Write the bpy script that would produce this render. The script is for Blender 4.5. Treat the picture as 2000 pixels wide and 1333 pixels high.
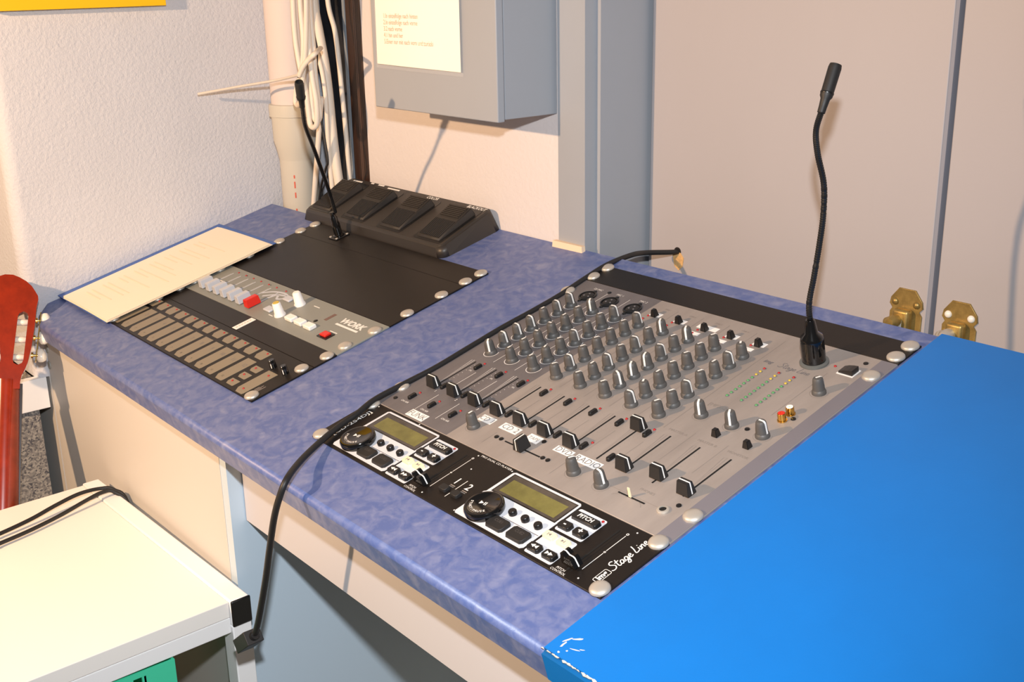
import bpy, bmesh, math, random
from mathutils import Vector, Matrix
random.seed(4)
PI = math.pi
scene = bpy.context.scene
for o in list(bpy.data.objects):
    bpy.data.objects.remove(o)

# ------------------------------------------------------------------ camera
Z0 = 1.0                       # height of the front edge of the rack panels above the floor
FPX = 2235.549                 # focal length in pixels of a 2000 x 1333 frame
CR = ((0.63691492, 0.77070122, -0.01894761), (-0.22553696, 0.20977554, 0.95138179), (-0.73720585, 0.60167587, -0.30743078))
CAM = Vector((1.1035579, -0.5984437, 0.5115526 + Z0))
cam_data = bpy.data.cameras.new('camera')
cam = bpy.data.objects.new('camera', cam_data)
scene.collection.objects.link(cam)
cam_data.sensor_width = 36.0
cam_data.lens = FPX / 2000 * 36
cam_data.clip_start = 0.02
right, up, fwd = (Vector(r) for r in CR)
m = Matrix((right, up, -fwd)).transposed().to_4x4()
m.translation = CAM
cam.matrix_world = m
scene.camera = cam

# ------------------------------------------------------------------ light
world = bpy.data.worlds.new('world')
scene.world = world
world.use_nodes = True
wbg = world.node_tree.nodes['Background']
wbg.inputs[0].default_value = (1.0, 0.93, 0.88, 1)
wbg.inputs[1].default_value = 0.10

def light(name, kind, loc, energy, color, **kw):
    d = bpy.data.lights.new(name, kind)
    d.energy = energy
    d.color = color
    for k, v in kw.items():
        setattr(d, k, v)
    o = bpy.data.objects.new(name, d)
    scene.collection.objects.link(o)
    o.location = loc
    return o

def aim(o, target):
    o.rotation_euler = (Vector(target) - o.location).to_track_quat('-Z', 'Y').to_euler()

# the camera's flash, a hand above the lens
flash = light('camera_flash', 'SPOT', CAM + up * 0.19 - fwd * 0.02, 81, (0.96, 0.985, 1.02), shadow_soft_size=0.022,
              spot_size=math.radians(92), spot_blend=1.0)
aim(flash, CAM + fwd * 1.6 - right * 0.16)
# a warm lamp hanging in the hall to the left of the photographer
light('hall_lamp', 'POINT', (-0.28, -1.22, 0.74 + Z0), 106, (1.0, 0.63, 0.35), shadow_soft_size=0.022)

vs = scene.view_settings
vs.view_transform = 'Standard'
vs.look = 'None'
vs.exposure = 0.0
vs.gamma = 1.0
vs.use_curve_mapping = False

# ------------------------------------------------------------------ helpers
TILT = 0.249461
EX = Vector((1, 0, 0))
EY = Vector((0, math.cos(TILT), math.sin(TILT)))
EN = Vector((0, -math.sin(TILT), math.cos(TILT)))

def W(u, v, w=0.0):
    """worktop coordinates in mm -> world"""
    return Vector((0, 0, Z0)) + EX * (u * .001) + EY * (v * .001) + EN * (w * .001)

def ray(x, y):
    return right * ((x - 1000) / FPX) + up * (-(y - 666.5) / FPX) + fwd

def on(axis, x, y, val):
    r = ray(x, y)
    return CAM + r * ((val - CAM[axis]) / r[axis])

def onX(x, y, v): return on(0, x, y, v)
def onY(x, y, v): return on(1, x, y, v)
def onZ(x, y, v): return on(2, x, y, v)

def srgb(r, g, b):
    def f(c):
        c /= 255
        return c / 12.92 if c <= .04045 else ((c + .055) / 1.055) ** 2.4
    return (f(r), f(g), f(b), 1)

MATS = {}
def mat(name, col, rough=.5, metal=0.0, noise=None, bump=None, emit=0.0, spec=.5, coat=0.0):
    """plain procedural surface; noise=(scale, amount, stretch) mottles it, bump=(scale, strength, distance) roughens it"""
    if name in MATS:
        return MATS[name]
    ma = bpy.data.materials.new(name)
    ma.use_nodes = True
    nt = ma.node_tree
    b = nt.nodes['Principled BSDF']
    b.inputs['Base Color'].default_value = col
    b.inputs['Roughness'].default_value = rough
    b.inputs['Metallic'].default_value = metal
    b.inputs['Specular IOR Level'].default_value = spec
    b.inputs['Coat Weight'].default_value = coat
    if emit:
        b.inputs['Emission Color'].default_value = col
        b.inputs['Emission Strength'].default_value = emit
    tc = nt.nodes.new('ShaderNodeTexCoord')
    if noise:
        sc, am, st = noise
        mp = nt.nodes.new('ShaderNodeMapping')
        mp.inputs['Scale'].default_value = st
        nt.links.new(tc.outputs['Object'], mp.inputs['Vector'])
        n = nt.nodes.new('ShaderNodeTexNoise')
        n.inputs['Scale'].default_value = sc
        n.inputs['Detail'].default_value = 6
        n.inputs['Roughness'].default_value = .65
        nt.links.new(mp.outputs[0], n.inputs['Vector'])
        r = nt.nodes.new('ShaderNodeMapRange')
        r.inputs['From Min'].default_value = .3
        r.inputs['From Max'].default_value = .7
        r.inputs['To Min'].default_value = 1 - am
        r.inputs['To Max'].default_value = 1 + am
        nt.links.new(n.outputs[0], r.inputs[0])
        mx = nt.nodes.new('ShaderNodeMix')
        mx.data_type = 'RGBA'
        mx.blend_type = 'MULTIPLY'
        mx.inputs['Factor'].default_value = 1
        mx.inputs['A'].default_value = col
        nt.links.new(r.outputs[0], mx.inputs['B'])
        nt.links.new(mx.outputs['Result'], b.inputs['Base Color'])
    if bump:
        sc, stg, dist = bump
        n2 = nt.nodes.new('ShaderNodeTexNoise')
        n2.inputs['Scale'].default_value = sc
        n2.inputs['Detail'].default_value = 3
        nt.links.new(tc.outputs['Object'], n2.inputs['Vector'])
        bp = nt.nodes.new('ShaderNodeBump')
        bp.inputs['Strength'].default_value = stg
        bp.inputs['Distance'].default_value = dist
        nt.links.new(n2.outputs[0], bp.inputs['Height'])
        nt.links.new(bp.outputs[0], b.inputs['Normal'])
    MATS[name] = ma
    return ma

def laminate():
    """crinkled blue-violet worktop laminate"""
    ma = bpy.data.materials.new('crinkled_blue_laminate')
    ma.use_nodes = True
    nt = ma.node_tree
    b = nt.nodes['Principled BSDF']
    tc = nt.nodes.new('ShaderNodeTexCoord')
    n1 = nt.nodes.new('ShaderNodeTexNoise'); n1.inputs['Scale'].default_value = 26; n1.inputs['Detail'].default_value = 5
    mx0 = nt.nodes.new('ShaderNodeVectorMath'); mx0.operation = 'MULTIPLY_ADD'
    mx0.inputs[1].default_value = (.05, .05, .05)
    nt.links.new(tc.outputs['Object'], n1.inputs['Vector'])
    nt.links.new(n1.outputs['Color'], mx0.inputs[0])
    nt.links.new(tc.outputs['Object'], mx0.inputs[2])
    mp = nt.nodes.new('ShaderNodeMapping'); mp.inputs['Scale'].default_value = (1, 1.25, 1); mp.inputs['Rotation'].default_value = (0, 0, .5)
    nt.links.new(mx0.outputs[0], mp.inputs['Vector'])
    n2 = nt.nodes.new('ShaderNodeTexNoise'); n2.inputs['Scale'].default_value = 46; n2.inputs['Detail'].default_value = 4
    n2.noise_type = 'RIDGED_MULTIFRACTAL' if hasattr(n2, 'noise_type') else 'FBM'
    nt.links.new(mp.outputs[0], n2.inputs['Vector'])
    n3 = nt.nodes.new('ShaderNodeTexNoise'); n3.inputs['Scale'].default_value = 70; n3.inputs['Detail'].default_value = 5
    nt.links.new(mp.outputs[0], n3.inputs['Vector'])
    r2 = nt.nodes.new('ShaderNodeMapRange'); r2.inputs['From Min'].default_value = .1; r2.inputs['From Max'].default_value = 1.5
    nt.links.new(n2.outputs[0], r2.inputs[0])
    ad = nt.nodes.new('ShaderNodeMath'); ad.operation = 'MULTIPLY_ADD'; ad.inputs[1].default_value = .55
    nt.links.new(n3.outputs[0], ad.inputs[0]); 
    sc = nt.nodes.new('ShaderNodeMath'); sc.operation = 'MULTIPLY'; sc.inputs[1].default_value = .5
    nt.links.new(r2.outputs[0], sc.inputs[0]); nt.links.new(sc.outputs[0], ad.inputs[2])
    cr = nt.nodes.new('ShaderNodeValToRGB')
    e = cr.color_ramp.elements
    e[0].position = .2; e[0].color = srgb(84, 102, 156)
    e[1].position = .75; e[1].color = srgb(152, 157, 184)
    nw = e.new(.45); nw.color = srgb(124, 133, 171)
    nt.links.new(ad.outputs[0], cr.inputs[0])
    nt.links.new(cr.outputs[0], b.inputs['Base Color'])
    b.inputs['Roughness'].default_value = .42
    bp = nt.nodes.new('ShaderNodeBump'); bp.inputs['Strength'].default_value = .3; bp.inputs['Distance'].default_value = .002
    nt.links.new(ad.outputs[0], bp.inputs['Height']); nt.links.new(bp.outputs[0], b.inputs['Normal'])
    MATS['laminate'] = ma
    return ma

def speckle():
    """grey speckled carpet"""
    ma = bpy.data.materials.new('speckled_carpet')
    ma.use_nodes = True
    nt = ma.node_tree
    b = nt.nodes['Principled BSDF']
    tc = nt.nodes.new('ShaderNodeTexCoord')
    v = nt.nodes.new('ShaderNodeTexVoronoi'); v.inputs['Scale'].default_value = 330
    nt.links.new(tc.outputs['Object'], v.inputs['Vector'])
    bw = nt.nodes.new('ShaderNodeRGBToBW'); nt.links.new(v.outputs['Color'], bw.inputs[0])
    n = nt.nodes.new('ShaderNodeTexNoise'); n.inputs['Scale'].default_value = 60; n.inputs['Detail'].default_value = 5
    nt.links.new(tc.outputs['Object'], n.inputs['Vector'])
    ad = nt.nodes.new('ShaderNodeMath'); ad.operation = 'MULTIPLY_ADD'; ad.inputs[1].default_value = .45
    nt.links.new(n.outputs[0], ad.inputs[0]); nt.links.new(bw.outputs[0], ad.inputs[2])
    cr = nt.nodes.new('ShaderNodeValToRGB')
    e = cr.color_ramp.elements
    e[0].position = .4; e[0].color = srgb(82, 82, 88)
    e[1].position = 1.0; e[1].color = srgb(165, 160, 152)
    nt.links.new(ad.outputs[0], cr.inputs[0]); nt.links.new(cr.outputs[0], b.inputs['Base Color'])
    b.inputs['Roughness'].default_value = .95
    MATS['carpet'] = ma
    return ma

M_LAM = laminate()
M_CARPET = speckle()
M_WALL = mat('rough_white_plaster', srgb(206, 208, 215), .85, bump=(190, .38, .004), noise=(7, .03, (1, 1, 1)))
M_WALLB = mat('white_plaster', srgb(222, 215, 213), .85, bump=(150, .22, .003))
M_GREY = mat('grey_lacquer', srgb(162, 166, 172), .38, noise=(5, .02, (1, 1, 1)))
M_DOOR = mat('grey_door_lacquer', srgb(176, 170, 170), .5, noise=(3, .02, (1, 1, .5)), bump=(300, .05, .001))
M_PANEL = mat('pale_grey_board', srgb(206, 203, 198), .5)
M_FASCIA = mat('low_lamp_fascia_board', srgb(198, 198, 204), .5)  # panel board coloured cooler for the weaker lamp light on the fascia
M_COOLLIT = mat('cool_lit_board', srgb(196, 214, 228), .5)  # cool light on the cabinet's side panel put into the board colour
M_BROWN = mat('brown_steel', srgb(54, 36, 29), .4, noise=(6, .1, (1, 1, .2)))
M_DARKWOOD = mat('flaking_dark_paint', srgb(40, 42, 48), .7, noise=(45, .7, (1, 1, .4)))
M_BLACKPANEL = mat('black_rack_steel', srgb(28, 24, 22), .42, noise=(9, .12, (1, 1, 1)), bump=(900, .08, .0006), spec=.3)
M_BLACK = mat('black_plastic', srgb(24, 24, 25), .32)
M_BLACKMATT = mat('matt_black_plastic', srgb(34, 33, 33), .55)
M_GLOSSBLACK = mat('gloss_black_plastic', srgb(14, 14, 15), .12, coat=.4)
M_RUBBER = mat('black_cable_rubber', srgb(30, 30, 31), .5)
M_SILVER = mat('dusty_grey_faceplate', srgb(157, 148, 142), .5, .15, noise=(20, .14, (1, .22, 1)))
M_MICSEC = mat('dark_grey_faceplate', srgb(112, 108, 110), .5, .15, noise=(20, .18, (1, .22, 1)))
M_EAR = mat('grey_ear_lacquer', srgb(118, 115, 122), .4)
M_WORKGREY = mat('olive_grey_faceplate', srgb(136, 138, 132), .42)
M_PAD = mat('taupe_key_foil', srgb(138, 128, 110), .45)
M_KNOB = mat('grey_knob_plastic', srgb(84, 82, 80), .5)
M_WHITE = mat('white_print', srgb(238, 236, 232), .6)
M_PRINTGREY = mat('grey_print', srgb(108, 106, 110), .6)
M_PRINTDIM = mat('dim_print', srgb(140, 130, 122), .6)
M_DIM2 = mat('faint_print', srgb(78, 74, 72), .6)
M_INK = mat('grey_ink', srgb(120, 118, 120), .6)
M_SCREW = mat('nickel_screw', srgb(206, 200, 190), .42, .55)
M_CHROME = mat('chrome', srgb(215, 215, 215), .12, 1)
M_GOLD = mat('gold_plating', srgb(222, 176, 92), .22, 1)
M_BRASS = mat('yellow_zinc_brass', srgb(168, 142, 84), .42, .65, noise=(60, .35, (1, 1, 1)))
M_LIGHTGREY = mat('pale_grey_bezel', srgb(214, 216, 222), .45)
M_LCD = mat('olive_lcd', srgb(112, 108, 58), .25, noise=(40, .25, (1, 1, 1)))
M_LCDFRAME = mat('smoked_lcd_window', srgb(74, 68, 62), .12, noise=(50, .3, (1, 1, 1)))
M_CREAM = mat('cream_button', srgb(246, 228, 192), .4)
M_LABEL = mat('white_paper_label', srgb(246, 242, 238), .6)
M_RED = mat('red_plastic', srgb(216, 42, 30), .35)
M_REDLED = mat('red_led', srgb(170, 30, 32), .3)
M_GREENLED = mat('green_led', srgb(84, 150, 92), .3)
M_YELLOWLED = mat('yellow_led', srgb(208, 178, 62), .3)
M_FADERGREY = mat('pale_grey_fader', srgb(196, 200, 208), .4)
M_BLUE = mat('blue_painted_board', srgb(6, 114, 200), .42, noise=(8, .04, (1, 1, 1)), bump=(420, .06, .0008))
M_CHIP = mat('bare_chipped_paint', srgb(214, 206, 200), .6)
M_PIPE = mat('cream_plastic_pipe', srgb(200, 196, 184), .5)
M_PIPEW = mat('painted_pipe', srgb(216, 206, 202), .6)
M_CABLEW = mat('white_cable', srgb(232, 222, 208), .5)
M_PAPER = mat('yellowed_paper', srgb(246, 236, 216), .7)
M_PAPERW = mat('white_paper', srgb(255, 250, 238), .6)
M_PINKINK = mat('faded_pink_ink', srgb(226, 180, 150), .7)
M_FOLDER = mat('blue_card_folder', srgb(70, 106, 178), .5)
M_YELLOW = mat('yellow_sign_paint', srgb(250, 200, 4), .45)
M_TABLE = mat('white_laminate', srgb(250, 246, 240), .4)
M_TABLEW = mat('white_steel_tube', srgb(250, 250, 250), .38)
M_GREEN = mat('mint_green_plastic', srgb(72, 214, 170), .4)
M_GUITAR = mat('reddish_mahogany_lacquer', srgb(142, 40, 8), .22, noise=(26, .25, (1, 1, .15)), coat=.5)
M_GUITARTOP = mat('spruce', srgb(226, 170, 96), .25, coat=.4)
M_EBONY = mat('dark_fingerboard', srgb(48, 30, 22), .4)
M_PEARL = mat('pearl_button', srgb(244, 238, 226), .25)
M_REDPRINT = mat('red_print', srgb(206, 96, 74), .6)
M_BAREWOOD = mat('splintered_bare_wood', srgb(214, 170, 112), .8, noise=(140, .3, (1, 1, .15)))

def link(o, parent=None):
    scene.collection.objects.link(o)
    if parent is not None:
        o.parent = parent
    return o

def tag(o, label, cat, group=None):
    o['label'] = label
    o['category'] = cat
    if group:
        o['group'] = group
    return o

def mk(name, verts, faces, material, smooth=None):
    me = bpy.data.meshes.new(name)
    me.from_pydata([tuple(v) for v in verts], [], faces)
    me.update()
    if smooth is not None:
        me.shade_smooth()
        me.set_sharp_from_angle(angle=math.radians(smooth))
    me.materials.append(material)
    return me

def frombm(name, bm, material, smooth=None, bevel=0.0):
    bmesh.ops.recalc_face_normals(bm, faces=bm.faces)
    if bevel:      # flat large faces, smooth narrow bevels
        for f in bm.faces:
            f.smooth = min(e.calc_length() for e in f.edges) < bevel * 1.1 and len(f.verts) <= 4
        smooth = None
    me = bpy.data.meshes.new(name)
    bm.to_mesh(me)
    bm.free()
    if smooth is not None:
        me.shade_smooth()
        me.set_sharp_from_angle(angle=math.radians(smooth))
    me.materials.append(material)
    return me

def ob(name, me, parent=None, loc=(0, 0, 0), rot=(0, 0, 0)):
    o = bpy.data.objects.new(name, me)
    o.location = loc
    o.rotation_euler = rot
    return link(o, parent)

def thing(name, label, cat, loc=(0, 0, 0), rot=(0, 0, 0), group=None):
    o = bpy.data.objects.new(name, None)
    o.location = loc
    o.rotation_euler = rot
    o.empty_display_size = .02
    link(o)
    return tag(o, label, cat, group)

def deskthing(name, label, cat, u, v, w=0.0, group=None, rz=0.0):
    o = thing(name, label, cat, W(u, v, w), (0, 0, 0), group)
    o.rotation_euler = (Matrix.Rotation(TILT, 3, 'X') @ Matrix.Rotation(rz, 3, 'Z')).to_euler()
    return o

def boxmesh(name, x0, y0, z0, x1, y1, z1, material, bev=0.0, seg=2):
    bm = bmesh.new()
    vs_ = [bm.verts.new(p) for p in ((x0, y0, z0), (x1, y0, z0), (x1, y1, z0), (x0, y1, z0), (x0, y0, z1), (x1, y0, z1), (x1, y1, z1), (x0, y1, z1))]
    for f in ((3, 2, 1, 0), (4, 5, 6, 7), (0, 1, 5, 4), (1, 2, 6, 5), (2, 3, 7, 6), (3, 0, 4, 7)):
        bm.faces.new([vs_[i] for i in f])
    if bev:
        bmesh.ops.bevel(bm, geom=list(bm.edges), offset=bev, segments=seg, affect='EDGES', profile=.5)
    return frombm(name, bm, material, None, bev)

def prism(name, poly, z0, z1, material, taper=0.0, bev=0.0):
    """polygon extruded from z0 to z1; taper shrinks the top, bev rounds the top edge"""
    bm = bmesh.new()
    cx = sum(p[0] for p in poly) / len(poly)
    cy = sum(p[1] for p in poly) / len(poly)
    a = [bm.verts.new((p[0], p[1], z0)) for p in poly]
    b = [bm.verts.new((cx + (p[0] - cx) * (1 - taper), cy + (p[1] - cy) * (1 - taper), z1)) for p in poly]
    n = len(poly)
    bm.faces.new(a[::-1])
    top = bm.faces.new(b)
    for i in range(n):
        bm.faces.new((a[i], a[(i + 1) % n], b[(i + 1) % n], b[i]))
    if bev:
        bmesh.ops.bevel(bm, geom=list(top.edges), offset=bev, segments=2, affect='EDGES', profile=.5)
    return frombm(name, bm, material, None, bev)

def rrect(x0, y0, x1, y1, r, n=4):
    out = []
    for cx, cy, a0 in ((x1 - r, y1 - r, 0), (x0 + r, y1 - r, 90), (x0 + r, y0 + r, 180), (x1 - r, y0 + r, 270)):
        for i in range(n + 1):
            a = math.radians(a0 + 90 * i / n)
            out.append((cx + r * math.cos(a), cy + r * math.sin(a)))
    return out

def lathe(name, prof, material, n=20, smooth=40, flute=None):
    """prof: list of (r, z) from bottom to top; flute=(z0, z1, depth) cuts shallow grooves"""
    verts, faces = [], []
    for r, z in prof:
        for i in range(n):
            a = 2 * PI * i / n
            rr = r
            if flute and flute[0] <= z <= flute[1] and i % 2:
                rr = r * (1 - flute[2])
            verts.append((rr * math.cos(a), rr * math.sin(a), z))
    for k in range(len(prof) - 1):
        for i in range(n):
            j = (i + 1) % n
            faces.append((k * n + i, k * n + j, (k + 1) * n + j, (k + 1) * n + i))
    faces.append(tuple(range(n))[::-1])
    faces.append(tuple((len(prof) - 1) * n + i for i in range(n)))
    return mk(name, verts, faces, material, smooth)

def crom(pts, k=8):
    pts = [Vector(p) for p in pts]
    if len(pts) < 3:
        return pts
    P = [pts[0] * 2 - pts[1]] + pts + [pts[-1] * 2 - pts[-2]]
    out = []
    for i in range(1, len(P) - 2):
        p0, p1, p2, p3 = P[i - 1:i + 3]
        for j in range(k):
            t = j / k
            out.append(.5 * ((2 * p1) + (p2 - p0) * t + (2 * p0 - 5 * p1 + 4 * p2 - p3) * t * t + (3 * p1 - p0 - 3 * p2 + p3) * t ** 3))
    out.append(P[-2])
    return out

def tube(name, pts, rad, material, n=10, k=8, flat=1.0, smooth=60):
    """round tube along a smooth curve; rad may be a function of 0..1; flat squeezes it to a strip"""
    c = crom(pts, k) if k > 1 else [Vector(p) for p in pts]
    verts, faces = [], []
    ref = Vector((0, 0, 1))
    t0 = (c[1] - c[0]).normalized()
    if abs(t0.dot(ref)) > .95:
        ref = Vector((1, 0, 0))
    s = t0.cross(ref).normalized()
    for i, p in enumerate(c):
        t = (c[min(i + 1, len(c) - 1)] - c[max(i - 1, 0)]).normalized()
        s = (s - t * s.dot(t)).normalized()
        b = t.cross(s)
        r = rad(i / (len(c) - 1)) if callable(rad) else rad
        for j in range(n):
            a = 2 * PI * j / n
            verts.append(p + s * (r * math.cos(a)) + b * (r * flat * math.sin(a)))
    for i in range(len(c) - 1):
        for j in range(n):
            q = (j + 1) % n
            faces.append((i * n + j, i * n + q, (i + 1) * n + q, (i + 1) * n + j))
    faces.append(tuple(range(n))[::-1])
    faces.append(tuple((len(c) - 1) * n + j for j in range(n)))
    bm = bmesh.new()
    vv = [bm.verts.new(v) for v in verts]
    for f in faces:
        bm.faces.new([vv[i] for i in f])
    return frombm(name, bm, material, smooth)

PRINTS = set()
def strokes(name, lines, width, material, h=.00012):
    """flat print: polylines [(x, y), ...] in metres drawn as thin raised ribbons"""
    verts, faces = [], []
    for ln in lines:
        pts = [Vector((p[0], p[1], 0)) for p in ln]
        closed = (pts[0] - pts[-1]).length < 1e-7
        base = len(verts)
        n = len(pts)
        for i, p in enumerate(pts):
            if closed:
                a, b = pts[(i - 1) % (n - 1)], pts[(i + 1) % (n - 1)]
            else:
                a, b = pts[max(i - 1, 0)], pts[min(i + 1, n - 1)]
            t = (b - a)
            t = t.normalized() if t.length > 1e-9 else Vector((1, 0, 0))
            s = Vector((-t.y, t.x, 0)) * (width / 2)
            verts += [p + s + Vector((0, 0, h)), p - s + Vector((0, 0, h))]
        for i in range(n - 1):
            q = base + 2 * i
            faces.append((q, q + 1, q + 3, q + 2))
    PRINTS.add(name)
    return mk(name, verts, faces, material)

def arc(cx, cy, r, a0, a1, n=16):
    return [(cx + r * math.cos(math.radians(a0 + (a1 - a0) * i / n)), cy + r * math.sin(math.radians(a0 + (a1 - a0) * i / n))) for i in range(n + 1)]

TXT = {}
def text(parent, s, size, x, y, z, material, rz=0.0, align='CENTER', shear=0.0, xs=1.0, bold=0.0, name='lettering', rot=None):
    """printed lettering; size and place in mm in the parent's frame"""
    key = (s, size, align, shear, xs, bold, material.name)
    if key not in TXT:
        cu = bpy.data.curves.new('lettering', 'FONT')
        cu.body = s
        cu.size = size * .001
        cu.align_x = align
        cu.align_y = 'CENTER'
        cu.shear = shear
        cu.offset = bold * .001
        cu.resolution_u = 2
        to = bpy.data.objects.new('lettering', cu)
        me = bpy.data.meshes.new_from_object(to)
        bpy.data.objects.remove(to)
        bpy.data.curves.remove(cu)
        if xs != 1:
            for v in me.vertices:
                v.co.x *= xs
        me.materials.clear()
        me.materials.append(material)
        TXT[key] = me
    return ob(name, TXT[key], parent, (x * .001, y * .001, z * .001), rot if rot else (0, 0, rz))

def mmbox(name, parent, u0, v0, w0, u1, v1, w1, material, bev=0.0, seg=2):
    k = .001
    return ob(name, boxmesh(name, u0 * k, v0 * k, w0 * k, u1 * k, v1 * k, w1 * k, material, bev * k, seg), parent)

def struct(o):
    o['kind'] = 'structure'
    return o

def mmpoly(pts):
    return [(p[0] * .001, p[1] * .001) for p in pts]

# ------------------------------------------------------------------ the room
XW = -.834
YB = .503
YD = .615
def wall_left():
    # plaster wall on the left, its free end rounded, then a return facing the hall
    r = .022
    ye = -.062
    poly = [(XW, YB + .09), (XW, ye + r)]
    for i in range(1, 7):
        a = math.radians(90 * i / 6)
        poly.append((XW - r + r * math.cos(a), ye + r - r * math.sin(a)))
    poly += [(XW - 2.6, ye), (XW - 2.6, YB + .09)]
    me = prism('wall_left', poly[::-1], Z0 - .134, Z0 + 1.4, M_WALL)
    me.shade_smooth(); me.set_sharp_from_angle(angle=math.radians(35))
    struct(ob('wall_left', me))
    me = prism('wall_left_lower', [(XW, ye + .02), (XW, YB + .09), (XW - .5, YB + .09), (XW - .5, ye + .02)], 0, Z0 - .134, M_PANEL)
    struct(ob('wall_left_lower', me))
wall_left()

wb = struct(ob('wall_back', boxmesh('wall_back', -.640, YB, 0, -.105, YB + .12, Z0 + 1.4, M_WALLB)))
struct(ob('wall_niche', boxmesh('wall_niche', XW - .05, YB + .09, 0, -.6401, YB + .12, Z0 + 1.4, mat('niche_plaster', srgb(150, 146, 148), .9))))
struct(ob('floor', boxmesh('floor', -3.5, -3.2, -.05, 3.2, 1.0, 0, M_CARPET)))

# door frame: a post beside the white wall with a small rebate towards the doors
struct(ob('trim_1', prism('trim_1', [(-.127, .4985), (-.071, .4985), (-.071, .520), (-.0625, .520), (-.0625, YD + .03), (-.127, YD + .03)], 0, Z0 + 1.4, M_GREY)))
ob('plaster_smear', prism('plaster_smear', [(-.133, .4900), (-.069, .4915), (-.069, .4985), (-.133, .4985)], Z0 + .118, Z0 + .1345, mat('pale_filler', srgb(244, 216, 184), .8), .05), bpy.data.objects['trim_1'])
# brown steel post between niche and wall, with two fine grooves
tp = struct(ob('trim_2', boxmesh('trim_2', -.690, .5025, 0, -.6405, YB + .085, Z0 + 1.4, M_BROWN, .002)))
for gx in (-.6625, -.6580):
    ob('groove', boxmesh('groove', gx - .0007, .5018, 0, gx + .0007, .5035, Z0 + 1.39, mat('groove_edge', srgb(108, 84, 72), .4)), tp)
struct(ob('trim_3', boxmesh('trim_3', -.822, .530, 0, -.7205, .555, Z0 + 1.4, M_DARKWOOD)))
struct(ob('trim_4', boxmesh('trim_4', -.720, .515, 0, -.7125, .555, Z0 + 1.4, mat('grey_blue_edge', srgb(150, 160, 170), .6, noise=(30, .25, (1, 1, .3))))))

def door(name, x0, x1, y0):
    d = struct(ob(name, boxmesh(name, x0, y0, .01, x1, y0 + .038, Z0 + 1.38, M_DOOR, .0015)))
    return d
d1 = door('door_1', -.0565, .4015, YD)
d2 = door('door_2', .4105, 1.05, YD + .004)
ob('shaded_edge_strip', boxmesh('shaded_edge_strip', .4017, YD + .0010, .01, .4062, YD + .037, Z0 + 1.38, mat('edge_shade_grey', srgb(140, 142, 152), .7)), d1)  # thin strip added to give the door's edge the gap's shaded grey
struct(ob('trim_5', boxmesh('trim_5', -.0625, YD + .031, 0, 1.1, YD + .06, Z0 + 1.4, mat('door_gap_shade', srgb(40, 42, 54), .7))))  # backing board; its dark colour stands for shade in the door gaps
# splintered cable hole in the first door
ob('cable_hole', lathe('cable_hole', [(.0065, 0), (.0065, .0006)], mat('hole_dark', srgb(30, 22, 18), .9), 16), d1, (.0015, YD - .0001, Z0 + .1195), (PI / 2, 0, 0))
ob('splintered_patch', prism('splintered_patch', [(-.0100, .001), (.006, -.001), (.0125, -.008), (.0105, -.021), (.003, -.0275), (-.005, -.022), (-.0082, -.010)], 0, .0008, M_BAREWOOD), d1, (.0015, YD - .0001, Z0 + .1195), (PI / 2, 0, 0))

# stage platform beside the desk: carpeted top and riser, white nosing with a timber top
st = thing('stage_platform', 'carpeted stage platform with white nosing left of the desk', 'stage', (XW, -.065, 0))
ob('riser', boxmesh('riser', -1.7, -2.2, 0, -.006, 0, Z0 - .190, M_CARPET), st)
ob('carpet_top', boxmesh('carpet_top', -1.7, -2.2, Z0 - .1895, -.0185, 0, Z0 - .1345, M_CARPET), st)
ob('nosing', boxmesh('nosing', -.018, -2.2, Z0 - .1895, .0, .018, Z0 - .134, M_TABLEW, .001), st)

# ------------------------------------------------------------------ worktop, cabinet, fascia, blue board
wt = deskthing('worktop', 'sloping blue crinkle-patterned worktop carrying the rack panels', 'worktop', 0, 0)
def worktop():
    poly = mmpoly([(-833, -34), (-800, -58), (-752, -73), (486.4, -73), (486.4, 517), (-640, 517), (-640, 503), (-692, 503), (-692, 418), (-833, 418)])
    bm = bmesh.new()
    a = [bm.verts.new((x, y, -.030)) for x, y in poly]
    b = [bm.verts.new((x, y, 0)) for x, y in poly]
    n = len(poly)
    bm.faces.new(a[::-1]); bm.faces.new(b)
    for i in range(n):
        bm.faces.new((a[i], a[(i + 1) % n], b[(i + 1) % n], b[i]))
    bm.edges.ensure_lookup_table()
    ed = [e for e in bm.edges if all(v.co.z > -.001 for v in e.verts) and all(v.co.y < -.03 for v in e.verts)]
    bmesh.ops.bevel(bm, geom=ed, offset=.007, segments=5, affect='EDGES', profile=.5)
    return frombm('board', bm, M_LAM, None, .007)
ob('board', worktop(), wt)

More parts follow.
